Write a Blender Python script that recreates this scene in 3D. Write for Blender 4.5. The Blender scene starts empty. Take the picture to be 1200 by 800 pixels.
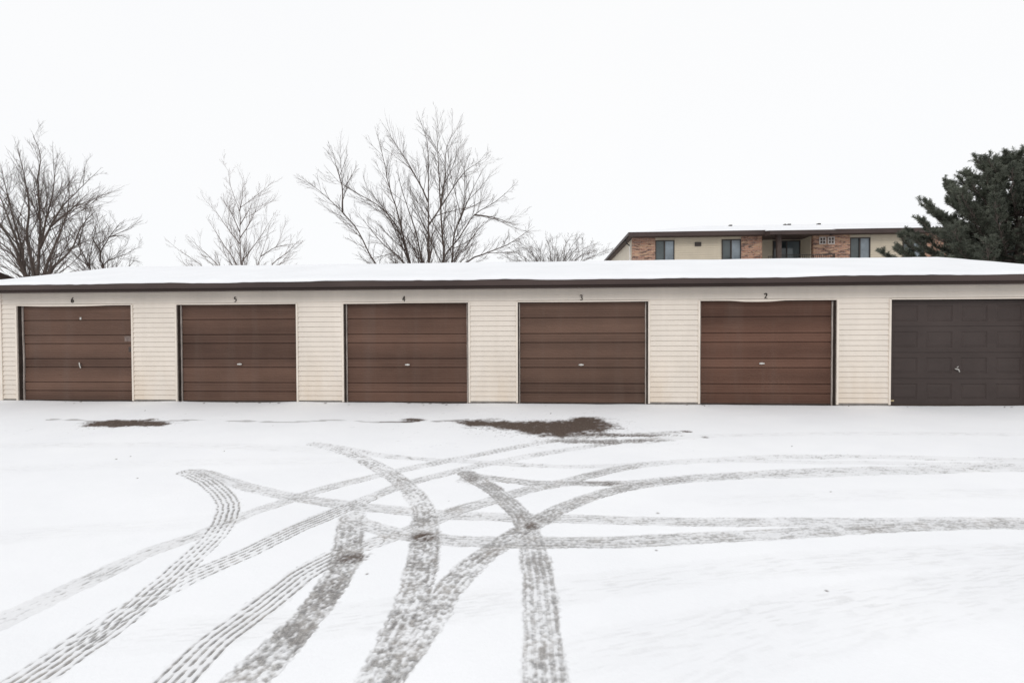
import bpy, math, random
import numpy as np
from mathutils import Vector, Matrix

SC = bpy.context.scene
COL = SC.collection
R = math.radians

# ------------------------------------------------------------------ helpers
def tag(o, label=None, cat=None, group=None, kind=None):
    if label: o['label'] = label
    if cat: o['category'] = cat
    if group: o['group'] = group
    if kind: o['kind'] = kind
    return o

def empty(name, loc=(0, 0, 0)):
    o = bpy.data.objects.new(name, None)
    COL.objects.link(o)
    o.location = loc
    o.empty_display_size = 0.3
    return o

class MB:
    """collects faces, then links them as one mesh object"""
    def __init__(self):
        self.v = []; self.f = []
    def quad(self, a, b, c, d):
        n = len(self.v); self.v += [a, b, c, d]; self.f.append((n, n+1, n+2, n+3))
    def poly(self, pts):
        n = len(self.v); self.v += list(pts); self.f.append(tuple(range(n, n+len(pts))))
    def box(self, x0, y0, z0, x1, y1, z1):
        n = len(self.v)
        self.v += [(x0,y0,z0),(x1,y0,z0),(x1,y1,z0),(x0,y1,z0),(x0,y0,z1),(x1,y0,z1),(x1,y1,z1),(x0,y1,z1)]
        for q in ((0,3,2,1),(4,5,6,7),(0,1,5,4),(1,2,6,5),(2,3,7,6),(3,0,4,7)):
            self.f.append(tuple(n+i for i in q))
    def extrude_x(self, prof, x0, x1, caps=True):
        """closed (y,z) profile swept along x"""
        n = len(self.v); k = len(prof)
        for x in (x0, x1):
            self.v += [(x, y, z) for y, z in prof]
        for i in range(k):
            j = (i+1) % k
            self.f.append((n+i, n+j, n+k+j, n+k+i))
        if caps:
            self.f.append(tuple(n+i for i in range(k-1, -1, -1)))
            self.f.append(tuple(n+k+i for i in range(k)))
    def strip_x(self, prof, x0, x1):
        """open (y,z) profile swept along x"""
        n = len(self.v); k = len(prof)
        for x in (x0, x1):
            self.v += [(x, y, z) for y, z in prof]
        for i in range(k-1):
            self.f.append((n+i, n+k+i, n+k+i+1, n+i+1))
    def tube(self, pts, rads, sides=5):
        pts = [Vector(p) for p in pts]
        n = len(self.v); m = len(pts)
        ref = Vector((0.31, 0.87, 0.38))
        for i, p in enumerate(pts):
            t = (pts[min(i+1, m-1)] - pts[max(i-1, 0)])
            if t.length < 1e-9: t = Vector((0, 0, 1))
            t.normalize()
            a = t.cross(ref)
            if a.length < 1e-3: a = t.cross(Vector((1, 0, 0)))
            a.normalize(); b = t.cross(a)
            for s in range(sides):
                an = 2*math.pi*s/sides
                q = p + (a*math.cos(an) + b*math.sin(an))*rads[i]
                self.v.append((q.x, q.y, q.z))
        for i in range(m-1):
            for s in range(sides):
                s2 = (s+1) % sides
                self.f.append((n+i*sides+s, n+i*sides+s2, n+(i+1)*sides+s2, n+(i+1)*sides+s))
        if sides > 3:
            self.f.append(tuple(n+s for s in range(sides-1, -1, -1)))
            self.f.append(tuple(n+(m-1)*sides+s for s in range(sides)))
    def build(self, name, mat, parent=None, smooth=False):
        me = bpy.data.meshes.new(name)
        me.from_pydata(self.v, [], self.f)
        me.materials.append(mat)
        if smooth:
            me.polygons.foreach_set('use_smooth', [True]*len(me.polygons))
        me.update()
        o = bpy.data.objects.new(name, me)
        COL.objects.link(o)
        if parent is not None:
            o.parent = parent
            # the parts are written in world coordinates; keep them there
            o.matrix_parent_inverse = Matrix.Translation(parent.location).inverted() if parent.parent is None else Matrix.Identity(4)
        return o

def catmull(pts, step):
    P = [np.array(p, float) for p in pts]
    P = [2*P[0]-P[1]] + P + [2*P[-1]-P[-2]]
    out = []
    for i in range(1, len(P)-2):
        n = max(2, int(np.linalg.norm(P[i+1]-P[i])/step))
        for k in range(n):
            t = k/n
            out.append(0.5*((2*P[i]) + (P[i+1]-P[i-1])*t + (2*P[i-1]-5*P[i]+4*P[i+1]-P[i+2])*t*t
                            + (3*P[i]-P[i-1]-3*P[i+1]+P[i+2])*t**3))
    out.append(P[-2])
    return np.array(out)

# ------------------------------------------------------------------ materials
def new_mat(name):
    m = bpy.data.materials.new(name); m.use_nodes = True
    nt = m.node_tree
    return m, nt, nt.nodes['Principled BSDF']

def noise_node(nt, scale, detail=4, rough=0.55, stretch=None, offset=(0, 0, 0)):
    tc = nt.nodes.new('ShaderNodeTexCoord')
    mp = nt.nodes.new('ShaderNodeMapping')
    mp.inputs['Scale'].default_value = stretch or (1, 1, 1)
    mp.inputs['Location'].default_value = offset
    nz = nt.nodes.new('ShaderNodeTexNoise')
    nz.inputs['Scale'].default_value = scale
    nz.inputs['Detail'].default_value = detail
    nz.inputs['Roughness'].default_value = rough
    nt.links.new(tc.outputs['Object'], mp.inputs[0])
    nt.links.new(mp.outputs[0], nz.inputs['Vector'])
    return nz.outputs['Fac']

def ramp(nt, fac, stops):
    r = nt.nodes.new('ShaderNodeValToRGB')
    el = r.color_ramp.elements
    while len(el) < len(stops): el.new(0.5)
    for e, (p, c) in zip(el, stops):
        e.position = p
        e.color = (c, c, c, 1) if not hasattr(c, '__len__') else (*c, 1)
    nt.links.new(fac, r.inputs[0])
    return r.outputs[0]

def mix(nt, fac, a, b, mode='MIX'):
    n = nt.nodes.new('ShaderNodeMix'); n.data_type = 'RGBA'; n.blend_type = mode
    for s, v in ((n.inputs[0], fac), (n.inputs[6], a), (n.inputs[7], b)):
        if isinstance(v, (int, float)): s.default_value = v
        elif hasattr(v, '__len__'): s.default_value = (*v, 1)
        else: nt.links.new(v, s)
    return n.outputs[2]

def bump(nt, bs, h, strength, dist):
    b = nt.nodes.new('ShaderNodeBump')
    b.inputs['Strength'].default_value = strength
    b.inputs['Distance'].default_value = dist
    nt.links.new(h, b.inputs['Height'])
    nt.links.new(b.outputs[0], bs.inputs['Normal'])

def plain(name, col, rough=0.6, var=0.18, scale=6, metallic=0.0, stretch=None, bmp=0.0, seed=0, spec=0.2):
    m, nt, bs = new_mat(name)
    f = noise_node(nt, scale, stretch=stretch, offset=(seed*3.7, seed*1.3, seed*2.1))
    lo = tuple(c*(1-var) for c in col); hi = tuple(min(1, c*(1+var)) for c in col)
    c = ramp(nt, f, [(0.3, lo), (0.7, hi)])
    nt.links.new(c, bs.inputs['Base Color'])
    bs.inputs['Roughness'].default_value = rough
    bs.inputs['Metallic'].default_value = metallic
    bs.inputs['Specular IOR Level'].default_value = spec
    if bmp: bump(nt, bs, noise_node(nt, scale*12, stretch=stretch), bmp, 0.004)
    return m

def zmask(nt, z0, z1):
    """0 at height z0 rising to 1 at height z1 (object space)"""
    tc = nt.nodes.new('ShaderNodeTexCoord'); sp = nt.nodes.new('ShaderNodeSeparateXYZ')
    nt.links.new(tc.outputs['Object'], sp.inputs[0])
    mr = nt.nodes.new('ShaderNodeMapRange')
    mr.inputs[1].default_value = z0; mr.inputs[2].default_value = z1
    nt.links.new(sp.outputs[2], mr.inputs[0])
    return mr.outputs[0]

def siding_mat(name, col, stain):
    m, nt, bs = new_mat(name)
    f = noise_node(nt, 1.3, 5, stretch=(1, 1, 0.6))
    base = ramp(nt, f, [(0.3, tuple(c*0.93 for c in col)), (0.7, tuple(min(1, c*1.05) for c in col))])
    # splash-back grime on the lowest courses, broken up by noise (dirt that stays on the vinyl)
    st = noise_node(nt, 1.1, 5, 0.65, stretch=(1, 1, 0.25), offset=(4, 0, 1))
    sm = ramp(nt, st, [(0.42, 0.0), (0.75, 1.0)])
    zz = zmask(nt, 1.25, 0.0)
    mm = nt.nodes.new('ShaderNodeMath'); mm.operation = 'MULTIPLY'
    nt.links.new(sm, mm.inputs[0]); nt.links.new(zz, mm.inputs[1])
    c1 = mix(nt, mm.outputs[0], base, stain)
    # thin run-down streaks
    sk = noise_node(nt, 9, 3, 0.6, stretch=(1, 1, 0.03))
    c2 = mix(nt, 0.06, c1, ramp(nt, sk, [(0.35, (0.60, 0.57, 0.54)), (0.6, (1, 1, 1))]), 'MULTIPLY')
    nt.links.new(c2, bs.inputs['Base Color'])
    bs.inputs['Roughness'].default_value = 0.55
    bump(nt, bs, noise_node(nt, 30, 3, stretch=(0.15, 1, 3)), 0.25, 0.003)
    return m

def door_mat(name, col, seed, smear=0.5, boards=0.85, chalk=0.45):
    m, nt, bs = new_mat(name)
    off = (seed*7.3, 0, seed*3.1)
    f = noise_node(nt, 0.9, 5, 0.6, stretch=(1, 1, 1.6), offset=off)
    base = ramp(nt, f, [(0.28, tuple(c*0.85 for c in col)), (0.72, tuple(c*1.16 for c in col))])
    # chalked, faded paint in horizontal bands
    h = noise_node(nt, 5, 4, 0.6, stretch=(0.12, 1, 3.2), offset=off)
    c1 = mix(nt, ramp(nt, h, [(0.45, 0.0), (0.85, chalk)]), base, (0.165, 0.100, 0.074))
    bd = noise_node(nt, 2.4, 0, 0.5, stretch=(0.02, 0.02, 1.0), offset=off)      # boards faded unevenly
    c1 = mix(nt, boards, c1, ramp(nt, bd, [(0.3, (0.72, 0.70, 0.70)), (0.7, (1.2, 1.17, 1.15))]), 'MULTIPLY')
    # vertical greyish water marks
    s = noise_node(nt, 3.2, 5, 0.6, stretch=(1, 1, 0.10), offset=off)
    c2 = mix(nt, ramp(nt, s, [(0.50, 0.0), (0.82, smear)]), c1, (0.150, 0.115, 0.098))
    # scuffs
    g = noise_node(nt, 16, 3, 0.7, stretch=(0.5, 1, 1.4), offset=off)
    c3 = mix(nt, ramp(nt, g, [(0.68, 0.0), (0.8, 0.35)]), c2, (0.06, 0.045, 0.04))
    nt.links.new(c3, bs.inputs['Base Color'])
    bs.inputs['Roughness'].default_value = 0.55
    bs.inputs['Specular IOR Level'].default_value = 0.12
    bump(nt, bs, noise_node(nt, 26, 3, stretch=(0.06, 1, 2.5)), 0.35, 0.003)
    return m

def snow_mat(name):
    m, nt, bs = new_mat(name)
    f = noise_node(nt, 0.8, 5)
    c = ramp(nt, f, [(0.3, (0.765, 0.775, 0.795)), (0.7, (0.815, 0.825, 0.845))])
    nt.links.new(c, bs.inputs['Base Color'])
    bs.inputs['Roughness'].default_value = 0.75
    bs.inputs['Specular IOR Level'].default_value = 0.2
    bump(nt, bs, noise_node(nt, 9, 5), 0.3, 0.02)
    return m

def ground_mat():
    m, nt, bs = new_mat('snowy_asphalt')
    def attr(n):
        a = nt.nodes.new('ShaderNodeAttribute'); a.attribute_name = n
        return a.outputs['Fac']
    f = noise_node(nt, 0.7, 6, 0.6)
    snow = ramp(nt, f, [(0.3, (0.83, 0.84, 0.862)), (0.7, (0.88, 0.888, 0.905))])
    g = noise_node(nt, 42, 5, 0.75)
    asph = ramp(nt, g, [(0.36, (0.055, 0.053, 0.052)), (0.5, (0.185, 0.173, 0.160)), (0.66, (0.42, 0.405, 0.385))])
    big = noise_node(nt, 4, 4, 0.6)
    asph = mix(nt, ramp(nt, big, [(0.5, 0.0), (0.70, 0.6)]), asph, (0.235, 0.195, 0.155))
    c = mix(nt, attr('bare'), snow, asph)
    s = noise_node(nt, 45, 4, 0.75)
    soil = ramp(nt, s, [(0.3, (0.040, 0.028, 0.022)), (0.55, (0.098, 0.072, 0.058)), (0.8, (0.23, 0.185, 0.16))])
    c = mix(nt, attr('soil'), c, soil)
    nt.links.new(c, bs.inputs['Base Color'])
    bs.inputs['Roughness'].default_value = 0.78
    bs.inputs['Specular IOR Level'].default_value = 0.2
    bump(nt, bs, noise_node(nt, 38, 4, 0.65), 0.35, 0.006)
    return m

def brick_mat():
    m, nt, bs = new_mat('mixed_red_brick')
    tc = nt.nodes.new('ShaderNodeTexCoord'); mp = nt.nodes.new('ShaderNodeMapping')
    mp.inputs['Rotation'].default_value = (R(90), 0, 0)
    nt.links.new(tc.outputs['Object'], mp.inputs[0])
    br = nt.nodes.new('ShaderNodeTexBrick')
    br.inputs['Scale'].default_value = 1.0
    br.inputs['Brick Width'].default_value = 0.36
    br.inputs['Row Height'].default_value = 0.12
    br.inputs['Mortar Size'].default_value = 0.012
    br.inputs['Color1'].default_value = (0.37, 0.185, 0.115, 1)
    br.inputs['Color2'].default_value = (0.24, 0.125, 0.09, 1)
    br.inputs['Mortar'].default_value = (0.36, 0.30, 0.26, 1)
    br.inputs['Bias'].default_value = -0.25
    nt.links.new(mp.outputs[0], br.inputs['Vector'])
    f = noise_node(nt, 3.2, 3, 0.7, stretch=(0.7, 1, 2.6))
    dark = ramp(nt, f, [(0.50, 0.0), (0.58, 0.9)])
    c = mix(nt, dark, br.outputs['Color'], (0.075, 0.05, 0.045))
    f2 = noise_node(nt, 2.3, 3, 0.7, stretch=(0.6, 1, 3.0), offset=(5, 5, 5))
    c = mix(nt, ramp(nt, f2, [(0.52, 0.0), (0.62, 0.6)]), c, (0.54, 0.36, 0.23))
    nt.links.new(c, bs.inputs['Base Color'])
    bs.inputs['Roughness'].default_value = 0.85
    return m

def glass_mat(name, col):
    m, nt, bs = new_mat(name)
    f = noise_node(nt, 1.2, 3)
    nt.links.new(ramp(nt, f, [(0.35, tuple(c*0.75 for c in col)), (0.65, tuple(c*1.2 for c in col))]), bs.inputs['Base Color'])
    bs.inputs['Roughness'].default_value = 0.06
    bs.inputs['Specular IOR Level'].default_value = 0.6
    return m

M = dict(
    ground=ground_mat(), snow=snow_mat('roof_snow'),
    siding=siding_mat('cream_vinyl_siding', (0.685, 0.62, 0.55), (0.60, 0.49, 0.375)),
    trim=plain('cream_trim', (0.70, 0.63, 0.555), 0.5, 0.08, 3),
    strip=plain('weather_strip_vinyl', (0.42, 0.37, 0.335), 0.5, 0.2, 5),
    jamb=plain('dark_brown_jamb', (0.045, 0.034, 0.028), 0.7, 0.25, 5),
    fascia=plain('brown_metal_fascia', (0.062, 0.044, 0.040), 0.5, 0.2, 2, stretch=(0.3, 1, 1)),
    fascia_low=plain('brown_board', (0.030, 0.019, 0.016), 0.6, 0.15, 2, stretch=(0.3, 1, 1)),
    soffit=plain('brown_soffit', (0.07, 0.05, 0.042), 0.7),
    roofing=plain('dark_shingles', (0.06, 0.055, 0.05), 0.9, 0.3, 14),
    concrete=plain('concrete_curb', (0.20, 0.185, 0.17), 0.9, 0.25, 9),
    charcoal=door_mat('charcoal_steel_door', (0.054, 0.042, 0.039), 9, 0.05, 0.1, 0.03),
    metal=plain('worn_zinc', (0.55, 0.53, 0.50), 0.35, 0.15, 20, metallic=0.6),
    number=plain('black_number', (0.07, 0.06, 0.05), 0.6),
    bark=plain('grey_brown_bark', (0.105, 0.084, 0.074), 0.9, 0.3, 8, stretch=(1, 1, 0.3)),
    bark_pale=plain('pale_brown_bark', (0.19, 0.16, 0.148), 0.9, 0.3, 8, stretch=(1, 1, 0.3)),
    twig=plain('brown_grey_twig', (0.098, 0.076, 0.066), 0.9, 0.2, 3),
    twig_pale=plain('pale_twig', (0.18, 0.145, 0.132), 0.9, 0.2, 3),
    brick=brick_mat(),
    apt_siding=siding_mat('tan_siding', (0.52, 0.455, 0.355), (0.47, 0.40, 0.31)),
    apt_trim=plain('brown_trim', (0.075, 0.055, 0.048), 0.6),
    frame=plain('bronze_window_frame', (0.05, 0.043, 0.04), 0.45),
    pane_dark=glass_mat('dark_glass', (0.028, 0.036, 0.040)),
    pane_pale=glass_mat('pale_glass', (0.17, 0.20, 0.225)),  # plain glass in a paler blue-grey, for the right window panes
    rail=plain('black_rail', (0.03, 0.027, 0.026), 0.5),
    grille=plain('pale_grille', (0.50, 0.46, 0.43), 0.6),
    white=plain('white_metal', (0.72, 0.70, 0.68), 0.5, 0.06),
)
def needle_mat():
    m, nt, bs = new_mat('grey_green_needles')
    f = noise_node(nt, 1.6, 4, 0.6)
    c = ramp(nt, f, [(0.3, (0.085, 0.096, 0.074)), (0.55, (0.155, 0.168, 0.132)), (0.75, (0.235, 0.25, 0.20))])
    nt.links.new(c, bs.inputs['Base Color'])
    bs.inputs['Roughness'].default_value = 0.6
    tl = nt.nodes.new('ShaderNodeBsdfTranslucent'); mx = nt.nodes.new('ShaderNodeMixShader')
    nt.links.new(c, tl.inputs['Color']); mx.inputs[0].default_value = 0.45
    nt.links.new(bs.outputs[0], mx.inputs[1]); nt.links.new(tl.outputs[0], mx.inputs[2])
    nt.links.new(mx.outputs[0], nt.nodes['Material Output'].inputs['Surface'])
    return m
M['needles'] = needle_mat()

# ------------------------------------------------------------------ light, sky, camera
world = bpy.data.worlds.new('World'); SC.world = world; world.use_nodes = True
wt = world.node_tree; bg = wt.nodes['Background']
SUN_EL, SUN_AZ = R(34), R(196)
sky = wt.nodes.new('ShaderNodeTexSky'); sky.sky_type = 'NISHITA'; sky.sun_disc = False
sky.sun_elevation = SUN_EL; sky.sun_rotation = SUN_AZ
# a closed deck of bright cloud over the clear sky, with very soft variation
wtc = wt.nodes.new('ShaderNodeTexCoord')
wn = wt.nodes.new('ShaderNodeTexNoise'); wn.inputs['Scale'].default_value = 1.6; wn.inputs['Detail'].default_value = 4
wt.links.new(wtc.outputs['Generated'], wn.inputs['Vector'])
cl = ramp(wt, wn.outputs['Fac'], [(0.35, (0.975, 0.982, 0.995)), (0.68, (1.0, 1.0, 1.0))])
sc_ = wt.nodes.new('ShaderNodeVectorMath'); sc_.operation = 'SCALE'; sc_.inputs['Scale'].default_value = 10.2
wt.links.new(cl, sc_.inputs[0])
wt.links.new(mix(wt, 0.95, sky.outputs[0], sc_.outputs[0]), bg.inputs['Color'])
bg.inputs['Strength'].default_value = 0.1

sd = bpy.data.lights.new('sun', 'SUN'); sd.energy = 0.85; sd.angle = R(18); sd.color = (1.0, 0.97, 0.93)
so = bpy.data.objects.new('sun', sd); COL.objects.link(so)
sun_dir = Vector((math.sin(SUN_AZ)*math.cos(SUN_EL), math.cos(SUN_AZ)*math.cos(SUN_EL), math.sin(SUN_EL)))
so.rotation_euler = sun_dir.to_track_quat('Z', 'Y').to_euler(); so.location = (0, -20, 30)

YAW, PITCH, ROLL, CAM_H, CAM_D = -0.05948, -0.01638, -0.00334, 1.47174, 9.78321
fw = Vector((math.sin(YAW)*math.cos(PITCH), math.cos(YAW)*math.cos(PITCH), math.sin(PITCH)))
rt = Vector((math.cos(YAW), -math.sin(YAW), 0)); up = rt.cross(fw)
rt, up = rt*math.cos(ROLL) + up*math.sin(ROLL), up*math.cos(ROLL) - rt*math.sin(ROLL)
cd = bpy.data.cameras.new('camera'); cam = bpy.data.objects.new('camera', cd); COL.objects.link(cam)
cd.sensor_width = 36; cd.lens = 550/1200*36; cd.clip_start = 0.05; cd.clip_end = 3000
mw = Matrix((rt, up, -fw)).transposed().to_4x4(); mw.translation = (0, -CAM_D, CAM_H)
cam.matrix_world = mw
SC.camera = cam
SC.view_settings.view_transform = 'Standard'; SC.view_settings.look = 'None'
SC.view_settings.exposure = 0.0; SC.view_settings.gamma = 1.0; SC.view_settings.use_curve_mapping = False

# ------------------------------------------------------------------ value noise for the ground
rs = np.random.RandomState(7)
LAT = [rs.rand(256, 256).astype(np.float32) for _ in range(6)]
def vn(x, y, cell, k=0):
    L = LAT[k % 6]
    u = x/cell + 31.7*k; v = y/cell + 17.3*k
    iu = np.floor(u).astype(np.int64); iv = np.floor(v).astype(np.int64)
    fu = u-iu; fv = v-iv
    fu = fu*fu*(3-2*fu); fv = fv*fv*(3-2*fv)
    a = L[iu & 255, iv & 255]; b = L[(iu+1) & 255, iv & 255]
    c = L[iu & 255, (iv+1) & 255]; d = L[(iu+1) & 255, (iv+1) & 255]
    return (a*(1-fu)+b*fu)*(1-fv) + (c*(1-fu)+d*fu)*fv
def sstep(a, b, x):
    t = np.clip((x-a)/(b-a), 0, 1); return t*t*(3-2*t)
# ------------------------------------------------------------------ ground: one sheet, finer near the parking apron
def build_ground():
    inv = np.arange(1/1.55, 1/10.9, -0.00118)
    d = np.concatenate([[-400, -150, -60, -25, -10, -4, -1.5, -0.3, 0.4, 0.9, 1.3], 1/inv,
                        [11.6, 12.5, 14, 17, 21, 27, 36, 50, 75, 120, 200, 350, 600, 1000]])
    tin = np.linspace(-1.36, 1.36, 1620)
    yy = d - CAM_D
    near = np.maximum(d, 1.3) + 0.6
    near = np.minimum(near, 14)
    outer = np.array([0.15, 0.5, 1.2, 3, 7, 16, 40, 90, 200, 420, 900])
    X = np.concatenate([-(near[:, None]*1.36 + outer[::-1][None, :]), near[:, None]*tin[None, :] ,
                        near[:, None]*1.36 + outer[None, :]], 1)
    ny, nx = X.shape
    Y = np.repeat(yy[:, None], nx, 1)
    # the view is turned a little to the left; shear the fine zone the same way
    X = X + (np.clip(d, 0, 12)*math.tan(YAW))[:, None]
    bare = np.zeros((ny, nx), np.float32); brown = np.zeros((ny, nx), np.float32)
    n1 = vn(X, Y, 0.022, 0); n1b = vn(X, Y, 0.011, 5); n2 = vn(X, Y, 0.11, 1); n3 = vn(X, Y, 0.5, 2)

    def track(pts, amount, style, half=0.1, seed=0, tint=0.0):
        C = catmull(pts, 0.08); n = len(C)
        seg = np.linalg.norm(C[1:]-C[:-1], axis=1); S = np.concatenate([[0], np.cumsum(seg)])
        best = np.full((ny, nx), 9.0, np.float32); U = np.zeros((ny, nx), np.float32); V = np.zeros((ny, nx), np.float32)
        for i in range(n-1):
            a, b = C[i], C[i+1]; L = seg[i]
            if L < 1e-6: continue
            m = half*1.5
            r0 = np.searchsorted(yy, min(a[1], b[1])-m); r1 = np.searchsorted(yy, max(a[1], b[1])+m)
            if r1 <= r0: continue
            sx = X[r0:r1]
            xa, xb = min(a[0], b[0])-m, max(a[0], b[0])+m
            c0 = max(0, int((sx < xa).sum(1).min())-1); c1 = min(nx, int((sx < xb).sum(1).max())+1)
            if c1 <= c0: continue
            gx = X[r0:r1, c0:c1]-a[0]; gy = Y[r0:r1, c0:c1]-a[1]
            tx, ty = (b-a)/L
            s = gx*tx+gy*ty; lat = gx*ty-gy*tx
            over = np.maximum(np.maximum(-s, s-L), 0)
            dist = np.sqrt(lat*lat+over*over)
            B = best[r0:r1, c0:c1]
            k = (dist < B) & (dist < m)
            B[k] = dist[k]
            U[r0:r1, c0:c1][k] = (np.sign(lat)*dist)[k]/half
            V[r0:r1, c0:c1][k] = (S[i]+np.clip(s, 0, L))[k]
        hit = best < half*1.5
        u = U[hit]; v = V[hit]; x = X[hit]; y = Y[hit]
        # the two ends taper out
        fr = v/S[-1]
        am = np.interp(fr, [a for a, _ in amount], [b for _, b in amount])
        wob = (vn(v, v*0+seed, 0.09, 3)-0.5)*0.16 + (vn(v, v*0+seed+9, 0.6, 4)-0.5)*0.2
        uu = u + wob*0.6
        ed = sstep(1.04, 0.84, np.abs(u + np.sign(u)*wob) + (n1[hit]-0.5)*0.24)
        nr = 5 if style != 'slush' else 4.6
        rp = (uu*0.5+0.5)*nr + 0.12*np.sin(v*3.0+seed)
        rib = 0.5-0.5*np.cos(2*np.pi*rp)
        kk = np.floor(rp).astype(np.int64)
        ph = LAT[0][(kk+seed*7) & 255, 11]*1.0
        lug = 0.5+0.5*np.sin(2*np.pi*(v/0.075 + ph*3 + 0.5*np.abs(uu) + 1.5*vn(v, kk*3.1, 0.19, 5)))
        longn = vn(u*half*1.0+seed, v, 0.016, 1)*0.0 + vn(v*0.16, u*half+seed*3.3, 0.014, 4)   # streaks along the tyre's path
        patch = vn(v, u*half+seed*1.7, 0.18, 2)
        N = n1[hit]*0.6+n1b[hit]*0.4
        if style == 'rib':
            t = 0.50*sstep(0.36, 0.90, rib)*(0.40+0.62*lug+0.35*(n2[hit]-.3)) + 0.42*N + 0.10*longn + 0.24*patch - 0.04
            soft, gain = 0.21, 0.80
        elif style == 'ribslush':
            t = 0.13*sstep(0.1, 0.6, rib) + 0.05*lug + 0.54*N + 0.10*longn + 0.15*n2[hit] + 0.16*patch
            soft, gain = 0.27, 0.72
        elif style == 'slush':
            t = 0.09*rib + 0.06*lug + 0.62*N + 0.12*longn + 0.16*n2[hit] + 0.16*patch
            soft, gain = 0.27, 0.80
        else:                                                   # streak
            t = 0.11*rib + 0.28*longn + 0.46*N + 0.20*patch
            soft, gain = 0.28, 0.76
        a_loc = am + (n3[hit]-0.5)*0.14
        th = 0.95-0.5*a_loc
        if style == 'faint':                                    # nearly filled again: only soft grooves
            t = t*0; gain = 0
        b = ed*sstep(th-soft, th+soft, t)*gain*np.clip(am*6, 0, 1)
        if style == 'faint':
            b = sstep(1.05, 0.5, np.abs(u+wob))*am*np.clip(0.10+0.75*sstep(0.3, 0.9, longn)+0.3*(N-.5), 0, 1)*(0.5+0.8*patch)*0.68
        # a light grey film where the snow is only packed
        b = np.maximum(b, ed*np.clip(am, 0, 1)*(0.26 if style == 'streak' else 0.15)*(0.6+0.8*patch))
        bare[hit] = np.maximum(bare[hit], b.astype(np.float32))
        if tint: brown[hit] = np.maximum(brown[hit], (b*tint*(n2[hit] > 0.45)).astype(np.float32))

    T1 = [(-3.82,-4.96),(-3.58,-5.1),(-3.23,-5.36),(-2.83,-5.73),(-2.61,-6.02),(-2.43,-6.39),(-2.32,-6.76),(-2.24,-7.12),(-2.17,-7.53),(-2.17,-7.77),(-2.17,-7.94),(-2.18,-8.3)]
    T2 = [(-3.81,-4.92),(-3.59,-4.98),(-2.86,-5.39),(-2.19,-5.67),(-1.77,-5.8),(-1.12,-5.95),(-0.66,-6.02),(-0.25,-6.05),(0.13,-6.05),(0.71,-6.07),(1.0,-6.07),(1.68,-6.05),(2.37,-6.02),(3.75,-5.93),(5.11,-5.83),(7.5,-5.6)]
    T3 = [(-2.86,-7.88),(-2.78,-7.55),(-2.75,-7.35),(-2.7,-7.04),(-2.65,-6.75),(-2.51,-6.47),(-2.41,-6.09),(-2.2,-5.65),(-2.07,-5.41),(-1.65,-4.91),(-1.18,-4.46),(-0.66,-4.01),(-0.15,-3.58),(0.44,-3.2),(1.33,-2.88),(2.12,-2.67)]
    T4 = [(-2.33,-8.3),(-2.22,-7.92),(-2.23,-7.52),(-2.18,-7.28),(-2.11,-7.03),(-1.98,-6.74),(-1.87,-6.39),(-1.72,-6.02),(-1.55,-5.66),(-1.3,-5.21),(-0.88,-4.75),(-0.45,-4.39),(0.04,-4.02),(0.63,-3.64),(1.38,-3.21),(2.14,-3.07)]
    T5 = [(-1.56,-8.3),(-1.56,-7.89),(-1.57,-7.66),(-1.52,-7.4),(-1.47,-7.08),(-1.45,-6.96),(-1.33,-6.71),(-1.16,-6.52),(-0.92,-6.25),(-0.71,-5.93),(-0.44,-5.69),(-0.11,-5.36),(0.17,-5.17),(0.5,-4.9),(1.03,-4.53),(1.9,-4.24),(2.79,-4.05),(4.04,-3.99),(5.55,-4.07),(6.77,-4.19),(9,-4.3)]
    T6 = [(-1.53,-6.05),(-1.38,-6.49),(-1.28,-6.77),(-1.24,-6.99),(-1.21,-7.33),(-1.23,-7.65),(-1.26,-7.87),(-1.27,-8.3)]
    T7 = [(-1.53,-6.11),(-1.41,-6.21),(-1.1,-6.37),(-0.84,-6.44),(-0.58,-6.49),(-0.28,-6.49),(0.07,-6.48),(0.64,-6.44),(1.17,-6.35),(1.71,-6.27),(2.42,-6.14),(3.15,-6.03),(3.7,-5.98),(5.04,-5.88),(7.5,-5.7)]
    T8 = [(-3.03,-3.66),(-2.7,-3.84),(-2.29,-4.17),(-1.76,-4.7),(-1.3,-5.32),(-1.0,-5.86),(-0.89,-6.22),(-0.81,-6.53),(-0.75,-6.88),(-0.71,-7.23),(-0.69,-7.59),(-0.69,-7.84),(-0.7,-8.3)]
    T9 = [(-3.03,-3.66),(-2.59,-3.83),(-1.99,-4.15),(-1.2,-4.35),(-0.13,-4.52),(0.57,-4.55),(2.03,-4.27),(3.08,-4.26),(5.41,-4.22),(9,-4.1)]
    T10 = [(-0.78,-4.86),(-0.63,-5.1),(-0.47,-5.33),(-0.27,-5.75),(-0.15,-6.04),(-0.07,-6.49),(-0.02,-6.88),(0.0,-7.19),(0.01,-7.6),(0.02,-7.82),(0.02,-8.3)]
    T11 = [(-0.78,-4.9),(-0.54,-5.01),(-0.11,-5.15),(0.17,-5.17),(0.89,-5.13),(1.29,-4.98),(2.07,-4.79),(2.89,-4.6),(4.09,-4.45),(5.34,-4.29),(7.33,-4.09),(9.5,-3.9)]
    T12 = [(-0.76,-8.3),(-0.65,-7.73),(-0.57,-7.45),(-0.53,-7.12),(-0.41,-6.78),(-0.23,-6.44),(-0.03,-6.14),(0.14,-5.88),(0.43,-5.56),(0.74,-5.32),(1.27,-5.06),(2.05,-4.85),(2.8,-4.76),(3.99,-4.58),(5.21,-4.43),(8.5,-4.2)]
    track(T1, [(0,.70),(.1,.80),(.35,.82),(.5,.68),(.62,.42),(.72,.54),(.85,.72),(1,.78)], 'rib', .098, 1)
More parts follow.
